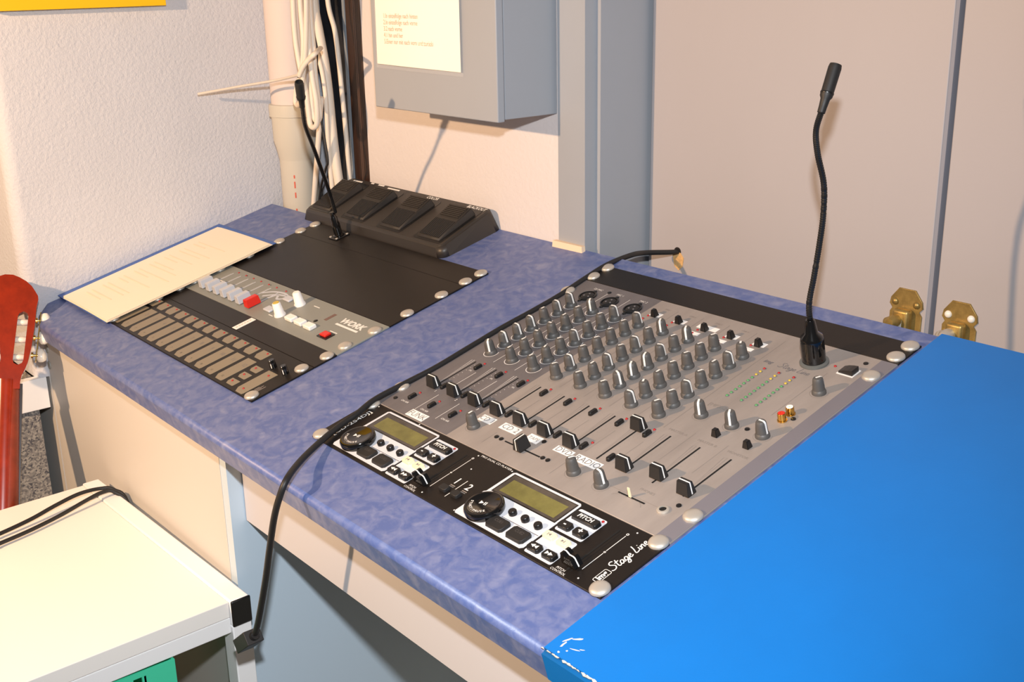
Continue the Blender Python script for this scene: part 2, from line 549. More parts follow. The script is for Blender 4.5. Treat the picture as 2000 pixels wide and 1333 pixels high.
bb = deskthing('blue_board', 'bright blue painted board with chipped front edge beside the mixing console', 'board', 487, 0)
def blueboard():
    bm = bmesh.new()
    x1, y0, y1 = .70, -.0735, .520
    P = [(0, y0), (x1, y0), (x1, y1), (0, y1)]
    a = [bm.verts.new((x, y, -.030)) for x, y in P]
    b = [bm.verts.new((x, y, .0025)) for x, y in P]
    bm.faces.new(a[::-1]); bm.faces.new(b)
    for i in range(4):
        bm.faces.new((a[i], a[(i + 1) % 4], b[(i + 1) % 4], b[i]))
    ed = [e for e in bm.edges if all(v.co.z > 0 and v.co.y < 0 for v in e.verts)]
    bmesh.ops.bevel(bm, geom=ed, offset=.004, segments=3, affect='EDGES')
    return frombm('panel', bm, M_BLUE, None, .004)
ob('panel', blueboard(), bb)
rnd = random.Random(7)
for i in range(26):   # paint chips along the front edge and the near corner
    cx = i * 6.2 + rnd.uniform(-2, 2)
    s_ = rnd.uniform(.6, 1.5) * (1.6 if 7 < i < 16 else 1)
    pl = [(cx + s_ * 2.6 * math.cos(a) * rnd.uniform(.5, 1.3), -70.6 + s_ * .75 * math.sin(a) * rnd.uniform(.4, 1.4)) for a in [k * PI / 4 for k in range(8)]]
    ob('paint_chip', prism('paint_chip', mmpoly(pl), .0019, .00262, M_CHIP), bb)
for cx, cy, rx, ry, rot in ((17, -46, 5.5, 1.2, .6), (10, -52, 4.5, 1.0, 1.1), (11, -57, 1.0, 4, 0), (24, -56, 5, .5, .3), (19, -61, 1.1, .9, 0), (28, -53, 2.4, .5, .5), (14, -66, 1.2, 1.2, 0)):
    pl = []
    for k in range(9):
        a = k * 2 * PI / 9
        x, y = rx * math.cos(a) * rnd.uniform(.6, 1.25), ry * math.sin(a) * rnd.uniform(.6, 1.25)
        pl.append((cx + x * math.cos(rot) - y * math.sin(rot), cy + x * math.sin(rot) + y * math.cos(rot)))
    ob('paint_chip', prism('paint_chip', mmpoly(pl), .0024, .00262, M_CHIP), bb)

YF = -.041
cab = thing('base_cabinet', 'pale base cabinet with plain front under the left end of the worktop', 'cabinet', (-.49, .1, 0))
def slab(name, x0, y0, z0, x1, y1, z1, material, parent, bev=.001):
    o = ob(name, boxmesh(name, x0, y0, z0, x1, y1, z1, material, bev))
    o.parent = parent
    o.location = -Vector(parent.location)
    return o
def wtop(y):   # underside of the worktop above depth y
    return Z0 - .0320 + (y) * math.tan(TILT)
# front panel and sides follow the slope of the worktop
def sloped(name, x0, x1, y0, y1, z0, material, parent, drop=.0005):
    v = [(x0, y0, z0), (x1, y0, z0), (x1, y1, z0), (x0, y1, z0), (x0, y0, wtop(y0) - drop), (x1, y0, wtop(y0) - drop), (x1, y1, wtop(y1) - drop), (x0, y1, wtop(y1) - drop)]
    v = [Vector(p) - Vector(parent.location) for p in v]
    return ob(name, mk(name, v, [(3, 2, 1, 0), (4, 5, 6, 7), (0, 1, 5, 4), (1, 2, 6, 5), (2, 3, 7, 6), (3, 0, 4, 7)], material), parent)
sloped('front_panel', -.832, -.1745, YF, YF + .018, .02, M_PANEL, cab)
sloped('side_panel', -.1740, -.1565, YF + .0003, .40, .0, M_COOLLIT, cab)
sloped('side_panel', -.832, -.8145, YF + .0185, .40, .0, M_PANEL, cab)
for z in (Z0 - .083, Z0 - .112):
    ob('hinge_cap', lathe('hinge_cap', [(.0075, 0), (.007, .0015), (.0, .002)], mat('grey_cap', srgb(150, 150, 142), .5), 16), cab, Vector((-.826, YF, z)) - cab.location, (PI / 2, 0, 0))

fas = thing('fascia_board', 'pale fascia board under the front edge of the worktop', 'fascia', (.5, -.02, Z0 - .1))
sloped('panel', -.1555, 1.18, -.0205, -.0025, Z0 - .158, M_FASCIA, fas)
# back panel of the knee space and the far support below the blue board
kb = thing('knee_space_panel', 'blue-grey back panel closing the knee space under the worktop', 'panel', (.5, .40, 0))
sloped('panel', -.1560, 1.18, .36, .378, 0, M_COOLLIT, kb)
rs = thing('desk_support', 'upright board carrying the worktop beneath the blue board', 'support', (1.15, .2, 0))
sloped('panel', 1.14, 1.158, -.0, .355, 0, M_COOLLIT, rs)

# ------------------------------------------------------------------ shared control shapes
k_ = .001
SCREW = lathe('rack_screw', [(.0098, 0), (.0098, .0012), (.0088, .0028), (.0062, .0040), (.003, .0046), (.0004, .0047)], M_SCREW, 24, 60)
def screw(parent, u, v, w=2.5):
    return ob('rack_screw', SCREW, parent, (u * k_, v * k_, w * k_))

KNOB = lathe('knob', [(.0076, 0), (.0076, .0022), (.0068, .0038), (.0064, .0046), (.0056, .0145), (.0052, .0168), (.0044, .0181), (.0030, .0187), (.0006, .0188)], M_KNOB, 28, 35, (.0045, .0140, .075))
def knob_pointer():
    # a white line over the top and down one flank, pointing along +y
    prof = [(-.0022, .01915), (.0030, .01910), (.0046, .01825), (.0054, .0169), (.00575, .0145), (.00655, .0050)]
    v, f = [], []
    for y, z in prof:
        v += [(-.00115, y + .00012, z), (.00115, y + .00012, z)]
    for i in range(len(prof) - 1):
        f.append((2 * i, 2 * i + 1, 2 * i + 3, 2 * i + 2))
    me = mk('pointer', v, f, M_WHITE)
    return me
POINTER = knob_pointer()
def knob(parent, u, v, clock, w=2.5):
    o = ob('knob', KNOB, parent, (u * k_, v * k_, w * k_), (0, 0, -clock / 12 * 2 * PI))
    ob('pointer', POINTER, o)
    return o

def frustum(name, a, b, h, material, bev=.0006):
    """a, b: half sizes (x, y) at the foot and the top"""
    bm = bmesh.new()
    A = [bm.verts.new((sx * a[0], sy * a[1], 0)) for sx, sy in ((-1, -1), (1, -1), (1, 1), (-1, 1))]
    B = [bm.verts.new((sx * b[0], sy * b[1], h)) for sx, sy in ((-1, -1), (1, -1), (1, 1), (-1, 1))]
    bm.faces.new(A[::-1]); bm.faces.new(B)
    for i in range(4):
        bm.faces.new((A[i], A[(i + 1) % 4], B[(i + 1) % 4], B[i]))
    if bev:
        bmesh.ops.bevel(bm, geom=list(bm.edges), offset=bev, segments=2, affect='EDGES')
    return frombm(name, bm, material, 40)
CAP = frustum('fader_cap', (.0080, .0062), (.0069, .0036), .0138, M_BLACKMATT)
def cap_line():
    a, t, h = .00795, .0069, .0138
    prof = [(-a - .00005, .0012), (-t - .0001, h - .0002), (-t + .0005, h + .00015), (t - .0005, h + .00015), (t + .0001, h - .0002), (a + .00005, .0012)]
    v, f = [], []
    for x, z in prof:
        v += [(x, -.00075, z), (x, .00075, z)]
    for i in range(len(prof) - 1):
        f.append((2 * i, 2 * i + 2, 2 * i + 3, 2 * i + 1))
    return mk('line', v, f, M_WHITE)
CAPLINE = cap_line()
def fader(parent, u, v, w=2.5, rz=0.0):
    o = ob('fader_cap', CAP, parent, (u * k_, v * k_, (w + 1.5) * k_), (0, 0, rz))
    ob('line', CAPLINE, o)
    return o
SLOT_MAT = mat('slot_black', srgb(8, 8, 8), .8)
SLOTS = {}
def slot(parent, u0, v0, u1, v1, w=2.5, wd=1.7):
    key = (round(abs(u1 - u0), 1), round(abs(v1 - v0), 1), wd)
    cu, cv = (u0 + u1) / 2, (v0 + v1) / 2
    if key not in SLOTS:
        hx, hy = max(abs(u1 - u0), wd) / 2, max(abs(v1 - v0), wd) / 2
        SLOTS[key] = boxmesh('fader_slot', -hx * k_, -hy * k_, -.0002, hx * k_, hy * k_, .00025, SLOT_MAT)
    return ob('fader_slot', SLOTS[key], parent, (cu * k_, cv * k_, w * k_))
PILL = prism('push_button', rrect(-.0027, -.0062, .0027, .0062, .0021), 0, .0036, M_BLACK, .1, .0007)
LEDS = {c: lathe('led', [(.0016, 0), (.0015, .0007), (.0009, .0012), (.0002, .0013)], mm, 10, 60) for c, mm in (('r', M_REDLED), ('g', M_GREENLED), ('y', M_YELLOWLED))}
RING = lathe('led_ring', [(.0022, 0), (.0022, .0003)], M_INK, 12)
def led(parent, u, v, c, w=2.5):
    return ob('led', LEDS[c], parent, (u * k_, v * k_, w * k_))
SMALLSCREW = lathe('small_screw', [(.0028, 0), (.0026, .0009), (.0012, .0013), (.0002, .0011)], M_BLACK, 12, 50)
def plate(parent, u0, v0, u1, v1, material, name='faceplate', w0=.2, w1=2.5):
    return mmbox(name, parent, u0, v0, w0, u1, v1, w1, material, .4, 1)

# ------------------------------------------------------------------ mixing console
mx = deskthing('mixing_console', 'wide grey rack mixing console with eight rows of knobs and faders', 'mixer', 0, 0)
plate(mx, 0, 88.7, 482.6, 443.6, M_SILVER)
mmbox('microphone_section', mx, 14, 89.2, 2.3, 146.5, 443.0, 2.62, M_MICSEC)
mmbox('side_strip', mx, 464, 89.2, 2.3, 482.2, 443.0, 2.66, M_EAR)
mmbox('side_strip', mx, .4, 89.2, 2.3, 14, 443.0, 2.66, M_MICSEC)
WM = 2.65
for u, v in ((7, 127), (7, 408), (474.5, 129), (473, 410)):
    screw(mx, u, v, WM)
ROWS = [(4.6, 3, 3, 3, 12, 3, 3), (12, 12.2, 9, 9, 12, .7, 4.9), (.3, 11.2, .8, 2.6, .8, .9, 2.7),
        (1, 2.8, .9, 1, .9, .9, 2.6), (.9, 12, 2.8, 1, 2.6, .9, 5), (.9, 3.8, 5, 5.3, 2.4, .9, 5),
        (2.8, 11, 12.2, .9, .9, .9, 1), (.9, .9, 2.6, .9, .2, 2.8, 10.9)]
UCH = [44.5 + 40.55 * i for i in range(8)]
VK = [240.5 + 23.05 * j for j in range(7)]
for i, r in enumerate(ROWS):
    for j, c in enumerate(r):
        knob(mx, UCH[i], VK[j], c, WM)
for u, v, c in ((368, 263, 5), (408.5, 263.5, 5), (446.5, 265, 3), (326, 117, 1), (366, 117, 3.4), (162, 117, 12), (446, 358, 1)):
    knob(mx, u, v, c, WM)
# white scale rings round the knobs of the microphone channels, grey ones elsewhere
ringw, ringg = [], []
for i in range(8):
    for v in VK:
        (ringw if i < 3 else ringg).append(arc(UCH[i] * k_, v * k_, .0097, -225 + 10, 35, 18))
for u, v in ((368, 263), (408.5, 263.5), (446.5, 265), (326, 117), (366, 117), (162, 117), (446, 358)):
    ringg.append(arc(u * k_, v * k_, .0097, -215, 35, 18))
ob('scale_rings', strokes('scale_rings', ringw, .0008, M_WHITE, .00005), mx, (0, 0, WM * k_))
ob('scale_rings', strokes('scale_rings', ringg, .0005, M_PRINTDIM, .00005), mx, (0, 0, WM * k_))
# faders
for i in range(8):
    slot(mx, UCH[i], 147, UCH[i], 215.5, WM)
    fader(mx, UCH[i] + .3, 210 if i == 7 else 149.5, WM)
for u, v in ((366.5, 149.5), (406, 157), (446, 152)):
    slot(mx, u, 147, u, 217.5, WM)
    fader(mx, u, v, WM)
slot(mx, 217, 117, 274, 117, WM)
fader(mx, 246, 117, WM, PI / 2)
slot(mx, 388, 118.5, 423, 118.5, WM)
ob('fader_stem', prism('fader_stem', [(-.0016, -.0006), (.0016, -.0006), (.0016, .0006), (-.0016, .0006)], 0, .011, M_CREAM, .15), mx, (.404, .1185, WM * k_))
# push buttons with their leds, above and below the faders
for i in range(8):
    for v in (207, 155.5):
        ob('push_button', PILL, mx, ((UCH[i] + 14.6 - (1.6 if v < 200 else 0)) * k_, v * k_, WM * k_))
    led(mx, UCH[i] + 15.2, 217.5, 'r', WM)
    if i == 6:
        led(mx, UCH[i] + 16, 165.5, 'r', WM)
for i, (u, v) in enumerate(((40, 119.5), (79.5, 119.5), (120, 119.5))):
    ob('push_button', PILL, mx, (u * k_, v * k_, WM * k_))
    led(mx, u + 1.0, 130.5, 'r', WM)
    text(mx, 'ON AIR', 4.2, u - .5, 108.2, WM + .1, M_WHITE, shear=.15)
text(mx, 'PFL', 3.6, UCH[0] + 11, 197.5, WM + .1, M_WHITE, shear=.15)
text(mx, 'PFL', 3.6, UCH[1] + 11, 197.5, WM + .1, M_WHITE, shear=.15)
text(mx, 'PFL', 3.6, UCH[2] + 11, 197.5, WM + .1, M_WHITE, shear=.15)
for i in range(3):
    text(mx, str(i + 1), 5.6, UCH[i] + 10.5, 143.5, WM + .1, M_WHITE)
# printed fader scales and channel dividers
pw, pg = [], []
for i in range(11):
    u = UCH[i] if i < 8 else (366.5, 406, 446)[i - 8]
    tgt = pw if i < 3 else pg
    tgt.append([((u - 3) * k_, .158), ((u - 8.5) * k_, .216), ((u - 4.8) * k_, .2175), ((u - 3) * k_, .158)])
    for j in range(8):
        tgt.append([((u + 4.6) * k_, (163 + 6.6 * j) * k_), ((u + 5.8) * k_, (163 + 6.6 * j) * k_)])
for i in range(3):
    u = UCH[i] + 21.5
    if i < 2:
        pw += [[(u * k_, .104), (u * k_, .140)], [(u * k_, .158), (u * k_, .198)], [(u * k_, .226), (u * k_, .426)]]
for i in range(3, 8):
    u = UCH[i] + 20.3
    pg += [[(u * k_, .150), (u * k_, .195)], [(u * k_, .226), (u * k_, .430)]]
pg += [[(.195, .102), (.195, .124)], [(.305, .102), (.305, .126)], [(.428, .180), (.428, .235)], [(.385, .180), (.385, .235)], [(.430, .300), (.430, .395)]]
ob('printed_scale', strokes('printed_scale', pw, .0006, M_WHITE, .00005), mx, (0, 0, WM * k_))
ob('printed_scale', strokes('printed_scale', pg, .0004, M_PRINTDIM, .00005), mx, (0, 0, WM * k_))
# socket row
XLR_RING = lathe('xlr_socket', [(.0125, 0), (.0125, .0012), (.0118, .0018), (.0106, .0016), (.0104, .0002), (.0002, .0002)], M_BLACK, 28, 40)
XLR_PIN = lathe('contact', [(.0013, 0), (.0013, .0007), (.0003, .0009)], M_PRINTGREY, 8)
XLR_CORE = lathe('core', [(.0088, 0), (.0088, .0012), (.0078, .0016), (.0003, .0016)], M_BLACKMATT, 24, 40)
for i, u in enumerate((45, 86, 127.5)):
    x = ob('xlr_socket', XLR_RING, mx, (u * k_, .4085, WM * k_))
    ob('core', XLR_CORE, x)
    for a in (90, 210, 330):
        ob('contact', XLR_PIN, x, (.0045 * math.cos(math.radians(a)), .0045 * math.sin(math.radians(a)), .0015))
    for dv in (14, -14):
        ob('small_screw', SMALLSCREW, mx, ((u + (-1 if dv < 0 else 0)) * k_, (408.5 + dv) * k_, WM * k_))
text(mx, 'DJ MIC', 5.2, 45, 429, WM + .1, M_WHITE, shear=.1)
text(mx, 'MIC 1', 5.2, 85, 429.5, WM + .1, M_WHITE, shear=.1)
text(mx, 'MIC 2', 5.2, 127, 429.5, WM + .1, M_WHITE, shear=.1)
ob('small_screw', SMALLSCREW, mx, (.066, .4285, WM * k_))
# selector switches on white stickers
TOG = frustum('selector_switch', (.0042, .0042), (.0024, .0028), .0095, M_BLACK, .0006)
for i, u in enumerate((167, 207, 248, 288, 328)):
    big = i == 2
    mmbox('sticker', mx, u - (15 if big else 9), 404 + (5 if big else 2), WM, u + (15 if big else 8), 411 + (7 if big else 4), WM + .15, M_LABEL)
    if i > 1:
        mmbox('sticker', mx, u - 16, 392.5, WM, u + 1, 399, WM + .15, M_LABEL)
    ob('selector_switch', TOG, mx, (u * k_, .4075, WM * k_))
    led(mx, u - 8, 404, 'r', WM + .1)
    led(mx, u - 9, 395.5, 'r', WM + .1)
    if i < 4:
        text(mx, 'LINE %d' % (i + 1) if i else 'LINE 1', 3.6, u + 5, 427, WM + .1, M_PRINTDIM, shear=.1)
# level meter: three columns of ten leds
for u in (366, 385.5, 405):
    for j in range(10):
        ob('led_ring', RING, mx, (u * k_, (307 + 7 * j) * k_, WM * k_))
        led(mx, u, 307 + 7 * j, 'r' if j == 9 else 'y' if j > 6 else 'g', WM + .2)

# handwriting-style lettering drawn as strokes, unit x-height about 1
SCRIPT = {
 'S': ([[(1.5, 2.1), (1.1, 2.35), (.6, 2.2), (.45, 1.75), (.8, 1.3), (1.15, .9), (1.05, .35), (.6, .02), (0, .05), (-.25, .3)]], 1.5),
 't': ([[(.5, 2.1), (.25, .9), (.22, .2), (.5, 0), (.8, .2)], [(-.1, 1.35), (.95, 1.45)]], .85),
 'a': ([[(.85, .95), (.45, 1.05), (.1, .65), (.12, .15), (.4, 0), (.75, .4), (.9, .95), (.85, .2), (1.1, .05)]], 1.15),
 'g': ([[(.85, .95), (.45, 1.05), (.1, .65), (.15, .15), (.45, .05), (.75, .4), (.9, .95), (.8, -.4), (.45, -.9), (.05, -.75), (.3, -.35), (1.15, .2)]], 1.15),
 'e': ([[(.05, .45), (.6, .6), (.75, .9), (.5, 1.05), (.15, .75), (.15, .2), (.5, 0), (1.0, .3)]], 1.0),
 'L': ([[(.6, 2.3), (.45, 1.2), (.15, .15), (.55, 0), (1.2, .2)]], 1.25),
 'i': ([[(.15, 1.0), (.12, .15), (.35, .02), (.55, .25)], [(.35, 1.5), (.42, 1.62)]], .6),
 'n': ([[(.05, 1.0), (.05, 0), (.25, .7), (.6, 1.0), (.75, .75), (.7, .1), (.95, .05)]], 1.05),
 ' ': ([], .55)}
def script_lines(s, size):
    out, x = [], 0.0
    for ch in s:
        ls, adv = SCRIPT[ch]
        for ln in ls:
            c = crom([(p[0] + x + p[1] * .12, p[1], 0) for p in ln], 4)
            out.append([(q.x * size, q.y * size) for q in c])
        x += adv
    return out, x * size
def script(parent, s, size, u, v, w, material, rz=0.0, wd=.0008):
    ls, _ = script_lines(s, size * k_)
    return ob('lettering', strokes('lettering', ls, wd, material, .00005), parent, (u * k_, v * k_, w * k_), (0, 0, rz))
script(mx, 'Stage Line', 4.0, 375, 381, WM, M_PRINTGREY, -.02, .0007)
text(mx, 'img', 8, 360, 384.5, WM + .1, M_PRINTGREY, shear=.3, bold=.15)
text(mx, '[MPX-206]', 7.5, 376, 285.5, WM + .1, M_PRINTDIM)
for u, s in ((366, 'MASTER A'), (405, 'MASTER B'), (444, 'MONITOR')):
    text(mx, s, 5, u + 2, 227, WM + .1, M_PRINTDIM, xs=1.1)
text(mx, 'PHONES', 5, 412, 134, WM + .1, M_PRINTDIM)
ob('printed_scale', strokes('printed_scale', [arc(.395, .106, .012, 60, 150), arc(.413, .106, .012, 30, 120), [(.375, .1215), (.440, .1215)]], .0004, M_PRINTDIM, .00005), mx, (0, 0, WM * k_))
# right-hand fittings
RCA = lathe('phono_socket', [(.0052, 0), (.0052, .0012), (.0043, .0014), (.0043, .0085), (.0038, .009), (.0038, .0086)], M_GOLD, 20, 40)
for v, mm in ((297.5, M_RED), (311, M_LABEL)):
    q = ob('phono_socket', RCA, mx, (.4455, v * k_, WM * k_))
    ob('insert', lathe('insert', [(.0036, .006), (.0036, .0092), (.0012, .0094), (.0011, .0080)], mm, 16, 40), q)
JACK = lathe('headphone_jack', [(.0062, 0), (.0062, .0016), (.0050, .0024), (.0036, .0024), (.0034, -.0004)], M_SCREW, 20, 40)
jk = ob('headphone_jack', JACK, mx, (.445, .1205, WM * k_))
ob('opening', lathe('opening', [(.0034, .0014), (.0034, .0016)], SLOT_MAT, 16), jk)
SW2 = frustum('push_switch', (.0040, .0040), (.0026, .0026), .0085, M_BLACK, .0006)
for u, v in ((406, 242), (446, 242)):
    ob('push_switch', SW2, mx, (u * k_, v * k_, WM * k_))
for u, v in ((425.5, 267), (452.5, 134), (453.5, 305), (453.5, 429.5), (66.5, 251), (232, 251), (290, 383), (22, 107), (256.5, 139), (414, 397.5)):
    ob('small_screw', SMALLSCREW, mx, (u * k_, v * k_, WM * k_))
for u in (202, 210, 278, 286):
    ob('small_screw', SMALLSCREW, mx, (u * k_, .1175, WM * k_))
led(mx, 429, 410, 'r', WM)
# rocker switch
rk = mmbox('rocker_frame', mx, 438, 398.5, WM, 458, 414.5, WM + .5, M_LABEL)
bm = bmesh.new()
pr_ = [(-.0085, 0), (-.0085, .0020), (-.003, .0042), (.003, .0056), (.0085, .0064), (.0085, 0)]
aa = [bm.verts.new((x, -.0062, z)) for x, z in pr_]; bb2 = [bm.verts.new((x, .0062, z)) for x, z in pr_]
bm.faces.new(aa); bm.faces.new(bb2[::-1])
for i in range(6):
    bm.faces.new((aa[i], bb2[i], bb2[(i + 1) % 6], aa[(i + 1) % 6]))
ob('rocker', frombm('rocker', bm, M_BLACK), mx, (.448, .4065, (WM + .3) * k_))
# paper labels
def paperlabel(parent, u0, v0, u1, v1, s, w, size, rz=0.0):
    o = mmbox('paper_label', parent, u0, v0, w, u1, v1, w + .2, M_LABEL)
    if s:
        text(parent, s, size, (u0 + u1) / 2, (v0 + v1) / 2, w + .25, M_INK, rz=rz)
    return o
paperlabel(mx, 64.5, 90.5, 97, 103, 'FUNK', WM, 12)
paperlabel(mx, 153, 129.5, 175.5, 141, 'CD 1', WM, 10.5)
paperlabel(mx, 188.5, 131, 217.5, 142.5, 'CD 2', WM, 11.5)
paperlabel(mx, 232, 131, 252, 143, 'TAPE', WM, 7)
paperlabel(mx, 275.5, 133.5, 301.5, 143, 'DVD', WM, 11)
paperlabel(mx, 306.5, 132, 343, 143.5, 'RADIO', WM, 11.5)

# ------------------------------------------------------------------ dual CD player control panel
cd = deskthing('cd_player_controller', 'black dual CD player control panel with two displays and jog buttons', 'cd player', 0, 0)
plate(cd, 0, 0, 482.6, 88.1, M_BLACKPANEL)
for u, v in ((8, 8), (8, 82), (474.5, 8), (474, 83)):
    screw(cd, u, v)
WC = 2.5
OCT = lambda x0, y0, x1, y1, c: [(x0 + c, y0), (x1 - c, y0), (x1, y0 + c), (x1, y1 - c), (x1 - c, y1), (x0 + c, y1), (x0, y1 - c), (x0, y0 + c)]
def octbtn(parent, name, u0, v0, u1, v1, h, material, c=1.8):
    cu, cv = (u0 + u1) / 2, (v0 + v1) / 2
    me = prism(name, mmpoly(OCT(u0 - cu, v0 - cv, u1 - cu, v1 - cv, c)), 0, h * k_, material, .06, .0005)
    return ob(name, me, parent, (cu * k_, cv * k_, (WC + .3) * k_))
def tri(cx, cy, s, d):
    return [(cx - d * s, cy - s), (cx + d * s, cy), (cx - d * s, cy + s)]
def flat(name, parent, polys, w, material):
    v, f = [], []
    for p in polys:
        b = len(v)
        v += [(x * k_, y * k_, 0) for x, y in p]
        idx = list(range(b, b + len(p)))
        area = sum(p[i][0] * p[(i + 1) % len(p)][1] - p[(i + 1) % len(p)][0] * p[i][1] for i in range(len(p)))
        f.append(tuple(idx if area > 0 else idx[::-1]))
    return ob(name, mk(name, v, f, material), parent, (0, 0, w * k_))
SLCAP = None
def deck(ox):
    # pale grey surround of display and buttons
    p = mmpoly([(38.5, 7), (41, 4), (140, 4), (143, 7), (143, 82), (140.5, 84.3), (44, 84.3), (41, 82), (40.5, 46), (38.5, 44)])
    ob('surround', prism('surround', [(x + ox * k_, y) for x, y in p], .0025, .0028, M_LIGHTGREY), cd)
    for (u0, v0, u1, v1) in ((146, 43.2, 183, 79), (146, 4.2, 183, 39.6)):
        ob('surround', prism('surround', mmpoly(rrect(u0 + ox, v0, u1 + ox, v1, 2.2, 3)), .0025, .0028, M_LIGHTGREY), cd)
    mmbox('display_recess', cd, 44.5 + ox, 49, 2.6, 140.5 + ox, 81.5, 2.95, M_GLOSSBLACK)
    ds = mmbox('display_window', cd, 46 + ox, 50.3, 2.9, 139 + ox, 80.2, 3.1, M_LCDFRAME)
    mmbox('lcd', cd, 52 + ox, 53.5, 3.05, 134 + ox, 74, 3.2, M_LCD)
    # start / pause wheel
    wh = ob('start_pause_button', lathe('start_pause_button', [(.0202, 0), (.0208, .0012), (.0208, .0064), (.0195, .0082), (.0172, .0086), (.0162, .0082), (.0002, .0080)], M_GLOSSBLACK, 48, 40), cd, ((65.2 + ox) * k_, .0242, .0028))
    s = 'START/PAUSE'
    for i, ch in enumerate(s):
        a = math.radians(197 + i * 12.5)
        text(wh, ch, 4.2, 13.4 * math.cos(a), 13.4 * math.sin(a), 8.5, M_WHITE, rz=a + PI / 2, bold=.06)
    g = flat('symbol', wh, [[(-4.5, -2.4), (.5, .2), (-4.5, 2.6)], [(1.2, -2.2), (2.3, -2.2), (2.3, 2.4), (1.2, 2.4)], [(3.2, -2.2), (4.3, -2.2), (4.3, 2.4), (3.2, 2.4)]], 8.35, M_WHITE)
    g.rotation_euler = (0, 0, .15)
    # three round keys
    for j, u in enumerate((95, 113.7, 132.5)):
        ob('round_button', lathe('round_button', [(.0043, 0), (.0043, .0040), (.0035, .0050), (.0002, .0050)], M_BLACK, 20, 40), cd, ((u + ox) * k_, .0355, .0028))
    mmbox('divider', cd, 88 + ox, 26.2, 2.75, 142 + ox, 26.9, 2.95, M_PRINTGREY)
    for j, (u0, u1) in enumerate(((83, 108), (113.5, 138.5))):
        b = octbtn(cd, 'cue_button', u0 + ox, 7.5, u1 + ox, 23.8, 3.4, M_BLACKMATT, 2.6)
        text(b, 'CUE%d' % (j + 1), 5, 0, 2, 3.5, M_DIM2)
    b = octbtn(cd, 'pitch_button', 147.5 + ox, 63, 182 + ox, 73, 3.8, M_BLACK)
    text(b, 'PITCH', 7.0, 0, 0, 3.95, M_WHITE, shear=.1, bold=.2)
    led(cd, 179 + ox, 76.3, 'r', 2.7)
    for u, s in ((154.3, '-'), (174.6, '+')):
        b = octbtn(cd, 'pitch_bend_button', u - 8 + ox, 46, u + 8 + ox, 56, 3.8, M_BLACK)
        text(b, s, 10, 0, .5, 3.95, M_WHITE, bold=.3)
    for u, d in ((153, -1), (172, 1)):
        b = octbtn(cd, 'skip_button', u - 7 + ox, 27.5, u + 7 + ox, 36.5, 3.6, M_CREAM, 1)
        flat('symbol', b, [tri(-.6 * d + (0), 0, 1.7, d), [(1.4 * d, -1.7), (2.2 * d, -1.7), (2.2 * d, 1.7), (1.4 * d, 1.7)]], 3.72, M_INK)
    for u, d in ((154, -1), (174.5, 1)):
        b = octbtn(cd, 'search_button', u - 8 + ox, 7, u + 8 + ox, 17.2, 3.8, M_BLACK)
        flat('symbol', b, [tri(-2.2, 0, 2.4, d), tri(2.2, 0, 2.4, d)], 3.92, M_WHITE)
    # pitch fader
    slot(cd, 200.5 + ox, 9, 200.5 + ox, 76.5, WC, 2.2)
    slot(cd, 204.8 + ox, 9, 204.8 + ox, 76.5, WC - .1, .5)
    pc = pitch_cap()
    o = ob('pitch_fader_cap', pc[0], cd, ((200.5 + ox) * k_, .0165, .004))
    ob('line', pc[1], o)
    text(cd, 'PITCH', 4, 195 + ox, 6.4, WC + .1, M_WHITE, shear=.1)
    text(cd, 'CONTROL', 4, 195 + ox, 2.6, WC + .1, M_WHITE, shear=.1)
    ob('printed_scale', strokes('printed_scale', [[((211.5 + ox) * k_, .0175), ((211.5 + ox) * k_, .044)], [((211.5 + ox) * k_, .048), ((211.5 + ox) * k_, .0735)], arc((211.5 + ox) * k_, .046, .0009, 0, 360, 10), arc((211.5 + ox) * k_, .076, .0012, 0, 360, 10)], .0007, M_WHITE, .00005), cd, (0, 0, WC * k_))
PCAP = []
def pitch_cap():
    if not PCAP:
        # saddle-shaped cap: high at the left end, a dip, then a step down the right end
        pr = [(-.0085, .001), (-.0078, .0125), (-.005, .0128), (-.001, .0098), (.0035, .0098), (.0055, .0088), (.0088, .001)]
        bm = bmesh.new()
        A = [bm.verts.new((x, -.0052, z)) for x, z in pr]; B = [bm.verts.new((x, .0052, z)) for x, z in pr]
        bm.faces.new(A); bm.faces.new(B[::-1])
        n = len(pr)
        for i in range(n):
            bm.faces.new((A[i], B[i], B[(i + 1) % n], A[(i + 1) % n]))
        PCAP.append(frombm('pitch_fader_cap', bm, M_GLOSSBLACK))
        v, f = [], []
        for x, z in pr[1:]:
            v += [(x + .0001, -.0007, z + .00015), (x + .0001, .0007, z + .00015)]
        for i in range(n - 2):
            f.append((2 * i, 2 * i + 2, 2 * i + 3, 2 * i + 1))
        PCAP.append(mk('line', v, f, M_WHITE))
    return PCAP
deck(0)
deck(230.5)
text(cd, '[CD-254DJ]', 9, 21, 43.5, WC + .1, M_WHITE, rz=PI / 2, xs=1.28, bold=.1)
text(cd, 'PRO DUAL CD PLAYER', 3.9, 241, 84.4, WC + .1, M_WHITE, xs=1.25)
text(cd, '1', 14, 230.5, 39.5, WC + .1, M_WHITE, bold=.15)
text(cd, '2', 14, 250.5, 39, WC + .1, M_WHITE, bold=.15)
ob('printed_scale', strokes('printed_scale', [[(.2402, .015), (.2402, .046)]], .0008, M_WHITE, .00005), cd, (0, 0, WC * k_))
for u in (230, 249.5):
    octbtn(cd, 'deck_button', u - 6, 18.5, u + 6, 27.5, 3.4, M_BLACKMATT, 1.6)
    for dv in (29.5, 31.6):
        mmbox('tiny_print', cd, u - 1.5, dv, WC, u + 6, dv + 1.1, WC + .1, M_PRINTDIM)
script(cd, 'Stage Line', 4.6, 467, 32.5, WC, M_WHITE, PI / 2, .0011)
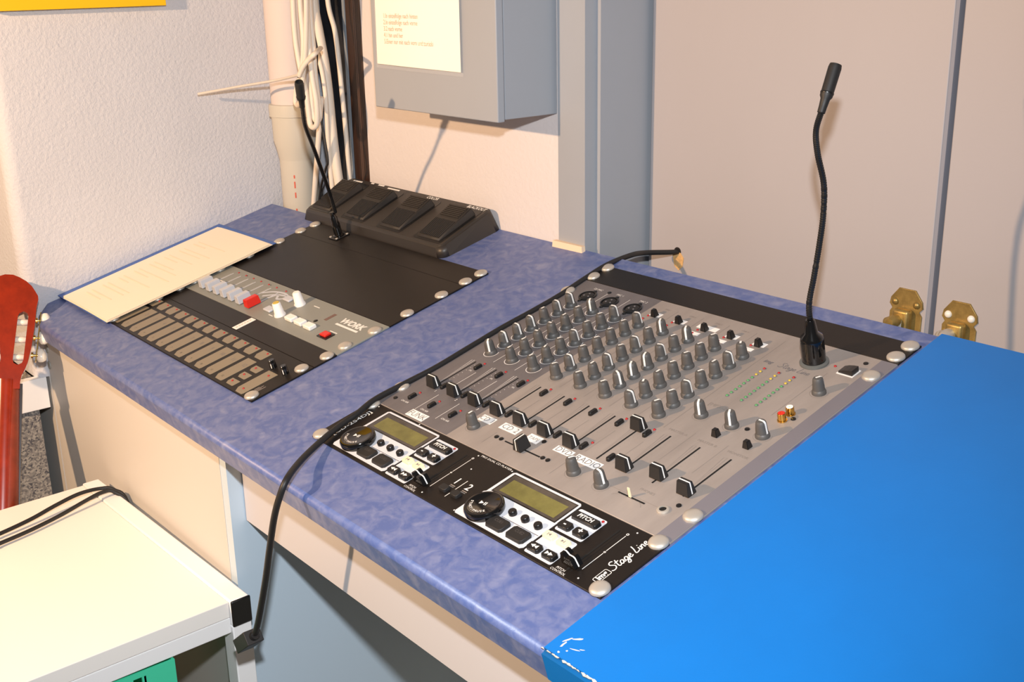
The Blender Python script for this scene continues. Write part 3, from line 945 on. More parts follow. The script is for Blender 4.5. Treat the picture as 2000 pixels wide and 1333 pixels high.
lg = mmpoly(rrect(459.5, 13, 467.5, 30, 1.5, 3))
ob('logo_frame', strokes('logo_frame', [lg + [lg[0]]], .0006, M_WHITE, .00005), cd, (0, 0, WC * k_))
text(cd, 'img', 8.6, 463.2, 21.5, WC + .1, M_WHITE, rz=PI / 2, bold=.3, xs=.95)
for u, v in ((20, 6.5), (20, 83.5), (213, 6), (213, 82.5), (268, 6), (268, 83.5), (448, 7), (448, 82.5), (226, 62), (100, 86)):
    ob('small_dot', lathe('small_dot', [(.0009, 0), (.0009, .0002)], M_WHITE, 8), cd, (u * k_, v * k_, WC * k_))

# blank panel behind the mixer
bp1 = deskthing('blank_rack_panel', 'narrow black blank rack panel behind the mixing console', 'rack panel', 0, 0)
plate(bp1, 0, 444.2, 482.6, 488.4, M_BLACKPANEL)
for u, v in ((7.5, 455), (7.5, 485), (473, 455), (473.5, 483)):
    screw(bp1, u, v - (2 if v > 480 else 0))

# ------------------------------------------------------------------ left rack
LU = -633.6
kp = deskthing('lighting_keypad', 'dark lighting keypad panel with twelve long taupe keys', 'keypad', LU, 0)
plate(kp, 0, 0, 482.6, 95.2, M_BLACKPANEL)
for v in (8, 84):
    screw(kp, 9, v); screw(kp, 470, v)
def chamferkey(x0, y0, x1, y1, c):
    return [(x0 + c * 1.1, y0), (x1 - c * .25, y0), (x1, y0 + c * .5), (x1, y1), (x0, y1), (x0, y0 + c * 1.3)]
LONG = prism('long_key', mmpoly(chamferkey(-12, -28.5, 12, 26.5, 6)), 0, .0004, M_PAD)
SHORT = prism('short_key', mmpoly(chamferkey(-12, -9.5, 12, 9, 5)), 0, .0004, M_PAD)
for i in range(12):
    u = 18.8 + 32.6 * i
    o = ob('long_key', LONG, kp, (u * k_, .0335, .0025))
    text(o, str(i + 1), 9.5, 3, 12, .55, M_INK)
    text(o, str(i + 1), 5, 0, -20, .55, M_DIM2)
    o = ob('short_key', SHORT, kp, ((u + .8) * k_, .0755, .0025))
    led(o, 5, 5.5, 'r', .4)
MINI = prism('mini_key', mmpoly(chamferkey(-10.5, -6.2, 10.5, 6.2, 3.5)), 0, .0004, M_PAD)
for v in (12.5, 30.5, 48.5):
    o = ob('mini_key', MINI, kp, (.4085, v * k_, .0025))
    led(o, -3, 1.5, 'r', .4)
o = ob('long_key', LONG, kp, (.4415, .0305, .0025))
led(o, 2, 18, 'r', .4); led(o, 0, -19, 'r', .4)
for j in range(4):
    mmbox('tiny_print', kp, 458 + j * 2.6, 18, 2.5, 459.2 + j * 2.6, 26 + 5 * (j % 2), 2.6, M_PRINTDIM)
TRIM = lathe('trim_knob', [(.0048, 0), (.0045, .0105), (.0038, .0118), (.0003, .0118)], M_GLOSSBLACK, 18, 40, (.0005, .0102, .12))
for u in (427, 459):
    q = ob('trim_knob', TRIM, kp, (u * k_, .0655, .0025))
    ob('pointer', mk('pointer', [(-.0006, -.0048, .001), (.0006, -.0048, .001), (.0006, -.0039, .0119), (-.0006, -.0039, .0119)], [(0, 1, 2, 3)], M_WHITE), q, (0, -.0003, 0), (0, 0, .6))

b2 = deskthing('blank_rack_panel', 'black blank rack panel with a white label strip beside the lighting keypad', 'rack panel', LU, 0)
plate(b2, 0, 95.8, 482.6, 131.6, M_BLACKPANEL)
screw(b2, 8, 124); screw(b2, 473, 122)
mmbox('label_strip', b2, 247, 96.5, 2.5, 260.5, 130, 2.75, M_LABEL)
for j in range(6):
    mmbox('tiny_print', b2, 252.6, 100 + 4.6 * j, 2.7, 254.2, 103 + 4.6 * j, 2.85, mat('pink_print', srgb(206, 150, 140), .6))

wk = deskthing('lighting_controller', 'grey lighting controller with pale faders, one red fader and white knobs', 'lighting desk', LU, 0)
plate(wk, 0, 132.2, 482.6, 218.6, M_WORKGREY)
for u, v in ((8, 152), (8, 199), (472, 152), (474, 200)):
    screw(wk, u, v)
LFAD = frustum('fader_cap', (.0066, .0115), (.0052, .0108), .0125, M_FADERGREY, .0006)
RFAD = frustum('fader_cap', (.0066, .0115), (.0052, .0108), .0125, M_RED, .0006)
def saddle(me):
    for v in me.vertices:
        if v.co.z > .009:
            v.co.z -= .0022 * (1 - min(1, abs(v.co.y) / .0108) ** 2)
    return me
for i in range(7):
    u = 51 + 25.3 * i + (4 if i == 6 else 0)
    mmbox('fader_slot', wk, u - .9, 150, WC - .1, u + .9, 203, WC + .2, M_FADERGREY)
    ob('fader_cap', RFAD if i == 6 else LFAD, wk, (u * k_, .1545, .0035))
    led(wk, u + 9, 208.5, 'r', WC)
ob('printed_scale', strokes('printed_scale', [[((51 + 25.3 * i - 3) * k_, .172), ((51 + 25.3 * i - 3) * k_, .200)] for i in range(6)], .0005, M_WHITE, .00005), wk, (0, 0, WC * k_))
for i, u in ((1, 100), (4, 178), (6, 226)):
    ob('small_dot', lathe('small_dot', [(.0012, 0), (.0012, .0002)], M_BLACK, 8), wk, ((u - 12) * k_, .209, WC * k_))
# white swirl printed between the faders and the knobs
ob('emblem', strokes('emblem', [[(p.x, p.y) for p in crom([(.178, .186, 0), (.196, .198, 0), (.222, .203, 0), (.238, .196, 0), (.226, .186, 0), (.214, .194, 0), (.206, .180, 0)], 6)], [(p.x, p.y) for p in crom([(.190, .180, 0), (.210, .194, 0), (.236, .200, 0)], 6)]], .0042, M_FADERGREY, .00005), wk, (0, 0, WC * k_))
LKNOB = lathe('knob', [(.0088, 0), (.0086, .0025), (.0074, .0040), (.0062, .0195), (.0054, .0205), (.0003, .0208)], M_LABEL, 22, 40)
for u, v, c in ((285, 157.5, M_YELLOWLED), (284, 193, M_LABEL)):
    q = ob('knob', LKNOB, wk, (u * k_, v * k_, WC * k_))
    ob('cap_disc', lathe('cap_disc', [(.0050, .0206), (.0046, .0213)], c, 18), q)
WBTN = boxmesh('push_button', -.0098, -.0062, 0, .0098, .0062, .0062, M_LABEL, .0015)
WBTN2 = boxmesh('push_button', -.0098, -.0062, 0, .0098, .0062, .0034, M_FADERGREY, .0012)
for u, v in ((318, 158), (344.5, 158), (371, 157.5)):
    ob('push_button', WBTN, wk, (u * k_, v * k_, WC * k_))
for u, v in ((251, 159), (249, 194)):
    ob('push_button', WBTN2, wk, (u * k_, v * k_, WC * k_))
rf = mmbox('switch_frame', wk, 404, 148, WC, 428, 164, WC + 1.2, M_BLACK)
rb = boxmesh('rocker', .4085, .1505, .0035, .4235, .1615, .0068, M_RED, .001)
ob('rocker', rb, wk)
mmbox('display_window', wk, 367, 183, WC, 374, 202, WC + .2, mat('brown_window', srgb(110, 78, 62), .2))
ob('infrared_eye', lathe('infrared_eye', [(.0034, 0), (.0034, .0006), (.0022, .0012), (.0002, .0012)], M_BLACK, 14), wk, (.3585, .1745, WC * k_))
text(wk, 'WORK', 16, 424, 195.5, WC + .1, M_WHITE, bold=.7, xs=1.12, shear=.12)
mmbox('underline', wk, 397, 183.2, WC, 452, 187, WC + .1, M_WHITE)
for (u, v, l) in ((418, 167, 18), (304, 167, 8), (332, 167, 8), (268, 205, 0), (318, 201, 16), (270, 149, 12), (60, 176, 26)):
    if l:
        mmbox('tiny_print', wk, u - l / 2, v, WC, u + l / 2, v + 1.5, WC + .1, M_WHITE)

b3 = deskthing('blank_rack_panel', 'deep black blank rack panel behind the grey lighting controller', 'rack panel', LU, 0)
plate(b3, 0, 219.2, 482.6, 352.2, M_BLACKPANEL)
for v in (255, 316):
    screw(b3, 8, v); screw(b3, 475, v)

mp_ = deskthing('microphone_panel', 'narrow black rack panel holding the gooseneck microphone before the foot pedal', 'rack panel', LU, 0)
plate(mp_, 0, 352.8, 482.6, 397.2, M_BLACKPANEL)
for v in (361, 390):
    screw(mp_, 5 if v < 380 else 7, v); screw(mp_, 474, v)
fl = mmbox('socket_flange', mp_, 92, 364, 2.5, 118, 392, 4.5, M_BLACK, .8)
for du, dv in ((-9.5, -10.5), (9.5, 10.5), (9.5, -10.5), (-9.5, 10.5)):
    ob('small_screw', lathe('small_screw', [(.0025, 0), (.0023, .0009), (.0003, .0012)], M_SCREW, 10, 50), mp_, ((105 + du) * k_, (378 + dv) * k_, .0045))

# ------------------------------------------------------------------ gooseneck microphones
def gooseneck(label, base, pts, headlen, flange, foot):
    t = deskthing('gooseneck_microphone', label, 'microphone', base[0], base[1], base[2])
    inv = t.matrix_basis.inverted()
    inv = (Matrix.Translation(t.location) @ t.rotation_euler.to_matrix().to_4x4()).inverted()
    L = [inv @ Vector(p) for p in pts]
    if flange:
        ob('collar', lathe('collar', [(.0158, 0), (.0158, .0022), (.0140, .0034), (.0003, .0034)], mat('grey_collar', srgb(98, 100, 98), .35), 28, 40), t)
    ob('foot', lathe('foot', foot, M_GLOSSBLACK, 24, 40), t)
    # neck with fine winding ridges
    c = crom(L, 26)
    tot = 0; d = [0]
    for a, b in zip(c, c[1:]):
        tot += (b - a).length; d.append(tot)
    ob('neck', tube('neck', c, lambda s: .0031 + (.00025 if int(s * (len(c) - 1)) % 2 else -.00015), M_BLACK, 10, 1, 1, 25), t)
    e = (c[-1] - c[-4]).normalized()
    q = e.to_track_quat('Z', 'Y')
    h = ob('capsule', lathe('capsule', [(.0040, -.004), (.0042, .002), (.0048, headlen * .22), (.0064, headlen * .28), (.0066, headlen * .36), (.0064, headlen * .40), (.0067, headlen * .92), (.0060, headlen), (.0046, headlen * 1.01), (.0044, headlen * .95), (.0003, headlen * .95)], M_BLACKMATT, 20, 35), t, c[-1])
    h.rotation_mode = 'QUATERNION'; h.rotation_quaternion = q
    ob('ring', lathe('ring', [(.0068, headlen * .34), (.0070, headlen * .36), (.0068, headlen * .38)], M_BLACK, 20, 50), h)
    return t
M2B = (405, 406, WM)
n2 = [onX(x, y, .404) for x, y in ((1588, 655), (1580, 600), (1590, 540), (1600, 480), (1608, 420), (1609, 360), (1597, 300), (1594, 255), (1606, 213))]
gooseneck('black gooseneck microphone standing upright on the mixing console', M2B, n2, .046, True,
          [(.0128, .0030), (.0128, .028), (.0118, .033), (.0072, .0375), (.0052, .052), (.0046, .053), (.0003, .053)])
M1B = (LU + 105, 378, 4.6)
b1w = W(*M1B)
def m1(x, y, f): # leans forwards and a little to the right, over the keypad
    t = ray(x, y)
    X = b1w.x + .150 * f
    return onX(x, y, X)
n1 = [m1(655, 415, .12), m1(645, 380, .22), m1(630, 337, .36), m1(611, 285, .55), m1(596, 245, .72), m1(590, 205, .86)]
gooseneck('black gooseneck microphone leaning forward from the panel before the foot pedal', M1B, n1, .044, False,
          [(.0092, 0), (.0092, .0012), (.0072, .0020), (.0072, .022), (.0062, .024), (.0062, .032), (.0048, .034), (.0046, .042), (.0003, .042)])

# ------------------------------------------------------------------ foot controller
fp = deskthing('foot_controller', 'black four-pedal foot controller lying at the back of the worktop', 'foot pedal', -690, 399.5)
def wedge_body():
    L, D, h0, h1 = .424, .122, .016, .036
    ins = .008
    bm = bmesh.new()
    bot = rrect(0, 0, L, D, .014, 4)
    top = rrect(ins, ins * .7, L - ins, D - ins * .6, .012, 4)
    a = [bm.verts.new((x, y, 0)) for x, y in bot]
    b = [bm.verts.new((x, y, h0 + (h1 - h0) * y / D)) for x, y in top]
    n = len(bot)
    bm.faces.new(a[::-1]); tf = bm.faces.new(b)
    for i in range(n):
        bm.faces.new((a[i], a[(i + 1) % n], b[(i + 1) % n], b[i]))
    bmesh.ops.bevel(bm, geom=list(tf.edges), offset=.003, segments=3, affect='EDGES')
    return frombm('body', bm, mat('dark_grey_moulding', srgb(50, 46, 43), .42, bump=(700, .06, .0006)), None, .006)
ob('body', wedge_body(), fp)
SL = math.atan2(.020, .122)
def topz(y): return .016 + (.020) * y / .122
PEDM = mat('black_ribbed_rubber', srgb(50, 46, 43), .5)
def pedal_meshes():
    # wedge treadle, front edge flush with the housing, rear raised
    w, d = .060, .080
    bm = bmesh.new()
    v = [bm.verts.new(p) for p in ((-w / 2, 0, -.002), (w / 2, 0, -.002), (w / 2, d, -.002), (-w / 2, d, -.002), (-w / 2 * .96, .002, .003), (w / 2 * .96, .002, .003), (w / 2 * .92, d * .98, .013), (-w / 2 * .92, d * .98, .013))]
    for f in ((3, 2, 1, 0), (4, 5, 6, 7), (0, 1, 5, 4), (1, 2, 6, 5), (2, 3, 7, 6), (3, 0, 4, 7)):
        bm.faces.new([v[i] for i in f])
    bmesh.ops.bevel(bm, geom=list(bm.edges), offset=.0016, segments=2, affect='EDGES')
    t = frombm('treadle', bm, PEDM, None, .0016)
    sl = math.atan2(.010, .078)
    rib1 = boxmesh('rib', -.0008, -.019, -.0002, .0008, .019, .0014, PEDM)
    rib2 = boxmesh('rib', -.0235, -.0009, -.0002, .0235, .0009, .0016, PEDM)
    return t, rib1, rib2, sl
TRE, RIB1, RIB2, PSL = pedal_meshes()
for i in range(4):
    u = .048 + .1075 * i
    y0 = .016
    rec = ob('recess', prism('recess', rrect(-.036, -.004, .036, .091, .006, 3), -.0002, .0004, M_BLACK), fp, (u, y0, topz(y0)), (SL, 0, 0))
    t = ob('treadle', TRE, fp, (u, y0, topz(y0)), (SL, 0, 0))
    for j in range(13):
        x = -.024 + .004 * j
        yy = .024
        ob('rib', RIB1, t, (x, yy, .003 + .010 * (yy - .002) / .0764), (PSL, 0, 0))
    for j in range(7):
        yy = .052 + .0036 * j
        ob('rib', RIB2, t, (0, yy, .003 + .010 * (yy - .002) / .0764), (PSL, 0, 0))
def pedtext(s, u, v, size):
    text(fp, s, size, u, v, topz(v * k_) * 1000 + .35, M_WHITE, rot=(SL, 0, 0), bold=.2, shear=.2)
pedtext('BLACKOUT', 386, 108.5, 9)
pedtext('COLOR', 268, 108.5, 9)
for u, l in ((40, 28), (84, 9), (112, 18), (154, 36)):   # prints too blurred to read
    bx_ = ob('tiny_print', boxmesh('tiny_print', -l / 2 * k_, -.0016, 0, l / 2 * k_, .0016, .0002, M_WHITE), fp, (u * k_, .1085 if l > 20 else .1115, topz(.1085 if l > 20 else .1115) + .0002), (SL, 0, 0))

# ------------------------------------------------------------------ folder with papers
fo = deskthing('card_folder', 'thin blue card folder lying by the wall beneath yellowed papers', 'folder', 0, 0)
mmbox('cover', fo, -832.5, -8, 4.8, -618, 306, 6.3, M_FOLDER, .4, 1)
def sheet(name, u0, v0, u1, v1, w, material, curl, parent, n=10, m=12):
    v, f = [], []
    for j in range(m + 1):
        for i in range(n + 1):
            s, t = i / n, j / m
            z = w + curl(s, t)
            v.append(((u0 + (u1 - u0) * s) * k_, (v0 + (v1 - v0) * t) * k_, z * k_))
    nn = len(v)
    v += [(x, y, z - .0004) for x, y, z in v]
    for j in range(m):
        for i in range(n):
            a = j * (n + 1) + i
            f.append((a, a + 1, a + n + 2, a + n + 1))
            f.append((nn + a, nn + a + n + 1, nn + a + n + 2, nn + a + 1))
    rim = [i for i in range(n + 1)] + [(j * (n + 1) + n) for j in range(1, m + 1)] + [m * (n + 1) + i for i in range(n - 1, -1, -1)] + [j * (n + 1) for j in range(m - 1, 0, -1)]
    for a, b in zip(rim, rim[1:] + rim[:1]):
        f.append((a, nn + a, nn + b, b))
    return ob(name, mk(name, v, f, material, 50), parent)
for i in range(3):
    pp = deskthing('paper_sheet', ('yellowed faintly printed paper on top of the blue folder', 'second paper sheet directly under the topmost yellowed sheet', 'lowest paper sheet lying straight on the blue folder')[i], 'paper', 0, 0)
    sheet('sheet', -807 + 1.5 * i, -6 - i, -611 + i * 1.2, 291 + 2 * i, 10.4 - 1.1 * i, M_PAPER, lambda s, t: 1.2 * math.sin(s * 3.1) + (.8 * s * s if t > .9 else 0) - 1.0 * (1 - s) * (1 - t), pp)
    if i == 0:
        rr = random.Random(3)
        for j in range(24):
            v_ = 22 + j * 9.6
            ln = rr.uniform(40, 120)
            if j % 3 != 2:
                mmbox('faint_line', pp, -770, v_, 11.75, -770 + ln, v_ + 2.2, 11.95, mat('faint_paper_print', srgb(238, 225, 202), .8))

# ------------------------------------------------------------------ wall box with notice
wx = thing('wall_cabinet', 'grey lacquered steel wall cabinet hanging above the foot controller', 'cabinet', (-.2845, YB, Z0 + .317))
BX0, BX1, BY0, BZ = -.1525, .1525, -.110, 0.0
ob('body', boxmesh('body', BX0 + .001, BY0 + .014, 0, BX1 - .001, -.0005, .52, M_GREY, .001), wx)
ob('door', boxmesh('door', BX0, BY0, -.003, BX1, BY0 + .0125, .52, M_GREY, .0016), wx)
ob('lock', boxmesh('lock', -.006, BY0 + .016, -.006, .012, BY0 + .030, .0002, M_KNOB, .001), wx)
nt_ = thing('notice_sheet', 'white printed notice in a clear sleeve taped to the grey wall cabinet', 'notice', (-.313, .3905, Z0 + .378))
def notice(name, dx, dz, y, material, amp):
    v, f = [], []
    n, m = 14, 12
    for j in range(m + 1):
        for i in range(n + 1):
            s, t = i / n, j / m
            v.append((-.105 - dx + (.21 + 2 * dx) * s + amp * .8 * math.sin(t * 3.2) * (1 if s < .5 else .4), y - amp * math.sin(s * 5) * .4 - amp * .5 * abs(math.sin(t * 2.4 + 1)), -dz + (.297 + dz) * t + .003 * (1 - s) * (1 - t)))
    for j in range(m):
        for i in range(n):
            a = j * (n + 1) + i
            f.append((a, a + 1, a + n + 2, a + n + 1))
    me = mk(name, v, f, material, 60)
    return me
no = ob('paper', notice('paper', 0, 0, -.0010, M_PAPERW, .0035), nt_)
sleeve = mat('clear_sleeve', (1, 1, 1, 1), .12)
sb = sleeve.node_tree.nodes['Principled BSDF']
sb.inputs['Alpha'].default_value = .12
ob('sleeve', notice('sleeve', .004, .006, -.0002, sleeve, .0033), nt_)
LINES = ('1.In einzelfolge nach hinten', '2.In einzelfolge nach vorne', '3.2 nach vorne', '4.1 hin und her', '5.Einer nur mit nach vorn und zur\u00fcck')
for i, s in enumerate(LINES):
    text(nt_, s, 9.8, -80, -4.6, 74 - 9.3 * i, M_PINKINK, align='LEFT', rot=(PI / 2, 0, 0), xs=.84)

# ------------------------------------------------------------------ niche: drain pipe, cables
PX, PY = -.7865, .443
pipe = thing('drain_pipe', 'cream plastic drain pipe with wide socket standing in the wall niche', 'pipe', (PX, PY, 0))
ob('lower_pipe', lathe('lower_pipe', [(.0345, 0), (.0345, Z0 + .205), (.0365, Z0 + .222)], M_PIPE, 40, 40), pipe)
ob('socket', lathe('socket', [(.0345, Z0 + .190), (.0375, Z0 + .205), (.0425, Z0 + .225), (.0430, Z0 + .268), (.0465, Z0 + .269), (.0468, Z0 + .286), (.0462, Z0 + .290), (.0425, Z0 + .291)], M_PIPE, 40, 35), pipe)
ob('upper_pipe', lathe('upper_pipe', [(.0415, Z0 + .285), (.0415, Z0 + 1.4)], M_PIPEW, 40, 40), pipe)
pa = math.atan2(CAM.y - PY, CAM.x - PX)
for dz, hgt in ((.158, .006), (.140, .012), (.122, .010), (.050, .052)):
    a = pa - .30
    ob('red_print', boxmesh('red_print', -.0002, -.0013, 0, .0003, .0013, hgt, M_REDPRINT), pipe, (.0346 * math.cos(a), .0346 * math.sin(a), Z0 + dz), (0, 0, a))

def wcable(label, pts, r, Y, material=M_CABLEW, name='white_cable', group=None, cat='cable', flat=1.0):
    P = [onY(p[0], p[1], p[2] if len(p) > 2 else Y) for p in pts]
    c = P[-1]
    o = ob(name, tube(name, [p - c for p in P], r, material, 10, 8, flat), None, c)
    return tag(o, label, cat, group)
def top(x, y, dx):   # carry a cable on upwards out of view
    return [(x - dx * 2.2, y - 260), (x - dx, y - 120), (x, y)]
G = 'white cables in the wall niche'
wcable('white cable hanging in a long loop before the pipe in the niche', top(572, 0, 4) + [(577, 75), (586, 130), (596, 170), (602, 215), (606, 243), (613, 249), (619, 240), (618, 200), (610, 150), (604, 90), (600, 20), (597, -60), (592, -200)], .0046, .392, group=G)
wcable('white cable with a short loop ending above the pipe socket', top(586, 0, 3) + [(592, 80), (590, 130), (579, 175), (577, 198), (582, 206), (587, 196), (592, 150), (597, 90), (598, 0), (594, -120), (588, -240)], .0042, .384, group=G)
wcable('thick white cable running down the middle of the niche to the worktop', top(612, 0, 5) + [(622, 60), (633, 120), (641, 180), (648, 250), (655, 310), (663, 365), (668, 410)], .0088, .466, group=G)
wcable('white cable nearest the brown post running down past the dark board', top(640, 0, 6) + [(654, 60), (662, 120), (668, 180), (674, 240), (680, 310), (686, 380)], .0046, .490, group=G)
wcable('slim white cable descending beside the thick middle cable', [(604, -240), (606, -100), (607, 0), (612, 70), (622, 110), (631, 150), (637, 200), (640, 260), (643, 310), (648, 360), (654, 410)], .0042, .455, group=G)
wcable('straight white duct strip rising from behind the foot pedal', [(628, 190), (624, 240), (620, 300), (616, 350), (612, 410)], .0046, .425, name='white_duct_strip', cat='duct')
wcable('white cable ending in a wide hairpin bend over the pipe', [(597, -240), (601, -100), (604, 0), (612, 90), (616, 150), (622, 200), (625, 225), (620, 238), (612, 225), (609, 190), (607, 140)], .0044, .400, group=G)
wcable('thin black cable hanging kinked behind the microphone neck', [(600, -240), (602, -100), (604, 0), (612, 60), (619, 100), (618, 150), (624, 210), (632, 260), (640, 312), (636, 330), (627, 365), (622, 400)], .0021, .412, M_RUBBER, 'black_cable')
# cable tie holding the bundle, its long tail sticking out
tie = thing('cable_tie', 'long white cable tie round the niche cables, tail pointing at the wall', 'cable tie', onY(622, 100, .395))
tl = Vector(tie.location)
def tp_(x, y, Y): return onY(x, y, Y) - tl
ob('strap', tube('strap', [tp_(626, 94, .420), tp_(616, 104, .383), tp_(602, 117, .377), tp_(592, 130, .374), tp_(584, 148, .373)], .0046, M_CABLEW, 10, 8, .8), tie)
ob('tail', tube('tail', [tp_(586, 146, .373), onX(540, 157, -.715) - tl, onX(470, 169, -.768) - tl, onX(387, 184, -.815) - tl], .0040, M_CABLEW, 8, 8, .6), tie)

# ------------------------------------------------------------------ door bolts
def bolt(label, x, y, z, s, screwm, knobm):
    t = thing('door_bolt', label, 'bolt', (x, y, z), group='brass bolts at the foot of the doors')
    P = [(-.021, -.060), (.021, -.060), (.0215, .003), (.0175, .008), (.0225, .013), (.021, .021), (.011, .034), (-.011, .034), (-.021, .021), (-.0225, .013), (-.0175, .008), (-.0215, .003)]
    ob('plate', prism('plate', P, 0, .0022, M_BRASS, 0, .0005), t, (0, 0, 0), (PI / 2, 0, 0))
    ob('guide', boxmesh('guide', -.0110, -.0150, -.060, .0110, -.002, .0105, M_BRASS, .004, 3), t)
    ob('rod', lathe('rod', [(.0066, 0), (.0066, .060)], M_SCREW, 18, 40), t, (0, -.0095, -.062))
    ob('rod_head', lathe('rod_head', [(.0075, 0), (.0075, .012), (.0050, .0155), (.0004, .0158)], knobm, 20, 40), t, (-.004, -.014, -.0035), (PI / 2, 0, 0))
    ob('rod_head', lathe('rod_head', [(.0062, 0), (.0062, .006), (.0035, .009), (.0004, .0092)], knobm, 18, 40), t, (-.0185, -.004, -.010), (PI / 2, 0, 0))
    for sx in (-.0145, .0145):
        ob('screw', lathe('screw', [(.0046, 0), (.0042, .0016), (.0024, .0030), (.0003, .0034)], screwm, 14, 60), t, (sx, -.0022, .0165), (PI / 2, 0, 0))
    return t
bolt('brass door bolt with brass screws on the first door', .3755, YD, Z0 + .1035, 1, M_BRASS, M_BRASS)
bolt('brass door bolt with white screw heads on the second door', .4435, YD + .004, Z0 + .1005, 1, M_PEARL, M_SCREW)

# ------------------------------------------------------------------ audio cable from the door over the desk
ac = thing('audio_cable', 'black cable from the door hole, along the mixer, hanging off the worktop', 'cable', (0, .3, Z0))
al = Vector(ac.location)
pts = [Vector((.0015, YD + .02, Z0 + .1195)), Vector((.0015, YD - .004, Z0 + .1195)), onY(1262, 494, .565), onY(1232, 499, .525)]
def onW(x, y, w):
    r = ray(x, y)
    p0 = W(0, 0, w)
    return CAM + r * (((p0 - CAM).dot(EN)) / r.dot(EN))
for x, y, w in ((1185, 518, 4), (1140, 546, 4), (1095, 576, 4), (1040, 608, 4.2), (980, 641, 4.2), (910, 683, 4.2), (850, 719, 4.2), (790, 750, 5.5), (732, 781, 8), (696, 810, 8), (675, 824, 8), (645, 847, 8.5), (616, 872, 11), (585, 903, 17)):
    pts.append(onW(x, y, w))
for x, y, Y in ((560, 937, -.083), (545, 975, -.094), (535, 1015, -.098), (527, 1070, -.099), (519, 1130, -.100), (509, 1190, -.100), (502, 1225, -.100), (494, 1247, -.100)):
    pts.append(onY(x, y, Y))
ob('cord', tube('cord', [p - al for p in pts], .0037, M_RUBBER, 10, 8), ac)
pe = onY(497, 1242, -.100)
tip = onY(452, 1276, -.100)
dirp = (tip - pe).normalized()
q = dirp.to_track_quat('Z', 'X')
pl = ob('plug', boxmesh('plug', -.0085, -.0105, .003, .0085, .0105, .044, M_BLACKMATT, .0008), ac, pe - al)
pl.rotation_mode = 'QUATERNION'; pl.rotation_quaternion = q
ob('pin', lathe('pin', [(.0022, .043), (.0022, .050), (.0008, .052)], M_GOLD, 10, 40), pl, (-.003, .004, 0))
ob('strain_relief', lathe('strain_relief', [(.0052, -.004), (.0058, .005)], M_BLACK, 14), pl)

# ------------------------------------------------------------------ white table at the left
TZ = Z0 - .240
A = Vector((-.5994, -.0581, 0)); B = Vector((-.1152, -.0452, 0))
ang = math.atan2((A - B).y, (A - B).x)
tb = thing('white_table', 'white side table with square tube frame standing before the desk', 'table', (B.x, B.y, 0), (0, 0, ang))
# local x runs away along the desk front, local y to the left of that (towards the hall)
LT, WT = .4845, .95
bar = ob('frame_bar', boxmesh('frame_bar', 0, 0, TZ - .036, LT, .027, TZ, M_TABLEW, .0025), tb)
cap = ob('end_cap', boxmesh('end_cap', -.003, -.0002, TZ - .0365, .001, .0272, TZ + .0004, M_BLACK, .002), tb)
ob('tabletop', boxmesh('tabletop', .004, .0275, TZ - .024, LT - .004, WT, TZ - .002, M_TABLE, .001), tb)
ob('frame_rail', boxmesh('frame_rail', .004, .0275, TZ - .046, .026, WT, TZ - .0245, M_TABLEW, .001), tb)
ob('frame_rail', boxmesh('frame_rail', LT - .028, .0275, TZ - .046, LT - .004, WT, TZ - .0245, M_TABLEW, .001), tb)
for lx in (0, LT - .028):
    ob('leg', boxmesh('leg', lx, .0005, 0, lx + .028, .027, TZ - .0365, M_TABLEW, .0015), tb)
    ob('leg', boxmesh('leg', lx, WT - .03, 0, lx + .028, WT, TZ - .0465, M_TABLEW, .0015), tb)

for i, (ps, lab) in enumerate((([(-40, 1058, .004), (0, 1043, .004), (60, 1015, .006), (110, 987, .010), (155, 965, .013), (195, 955, .010), (222, 957, .006)], 'black cable curving over the white table corner and behind it'),
                               ([(-40, 1078, .003), (0, 1062, .003), (60, 1036, .003), (120, 1006, .004), (165, 980, .008), (200, 962, .0095), (224, 962, .0045)], 'second black cable lying flatter on the white table'))):
    P = [onZ(x, y, TZ + w + .001) for x, y, w in ps]
    e = P[-1]
    P += [Vector((e.x + .016, -.0475 + .0005 * i, TZ - .02 - .006 * i)), Vector((e.x + .03, -.0490, TZ - .16))]
    P = [Vector((-.44 + .03 * i, -1.20, .004)), Vector((-.43 + .03 * i, -1.06, .30)), Vector((-.42 + .03 * i, -1.035, TZ - .05)), Vector((-.42 + .03 * i, -.985, TZ + .004)), Vector((-.44 + .03 * i, -.72, TZ + .0025)), Vector((-.475 + .03 * i, -.46, TZ + .0025))] + P
    c0 = P[7]
    tag(ob('black_cable', tube('black_cable', [p - c0 for p in P], .0030, M_RUBBER, 8, 8), None, c0), lab, 'cable', 'cables on the white table')

# green crate under the table
cr_ = thing('plastic_crate', 'mint green perforated plastic crate under the white table', 'crate', (-.314, -.352, 0))
def gridwall(nx, nz, w, h, t, hole, solid_top, parent, loc, rz):
    """a wall with rows of square openings, as ribs and bars"""
    v, f = [], []
    def bx(x0, z0, x1, z1):
        b = len(v)
        v.extend([(x0, 0, z0), (x1, 0, z0), (x1, t, z0), (x0, t, z0), (x0, 0, z1), (x1, 0, z1), (x1, t, z1), (x0, t, z1)])
        for q in ((3, 2, 1, 0), (4, 5, 6, 7), (0, 1, 5, 4), (1, 2, 6, 5), (2, 3, 7, 6), (3, 0, 4, 7)):
            f.append(tuple(b + i for i in q))
    m0 = .040
    bx(0, 0, m0, h); bx(w - m0, 0, w, h)
    bx(m0, h - solid_top, w - m0, h)
    n = int((w - 2 * m0) / .016)
    for k in range(n + 1):
        x = m0 + (w - 2 * m0) * k / n
        bx(x - .0025, 0, x + .0025, h - solid_top)
    z = h - solid_top - .015
    while z > 0:
        bx(m0, z - .002, w - m0, z + .002)
        z -= .017
    o = ob('side', mk('side', v, f, M_GREEN), parent, loc, (0, 0, rz))
    return o
CH = Z0 - .288
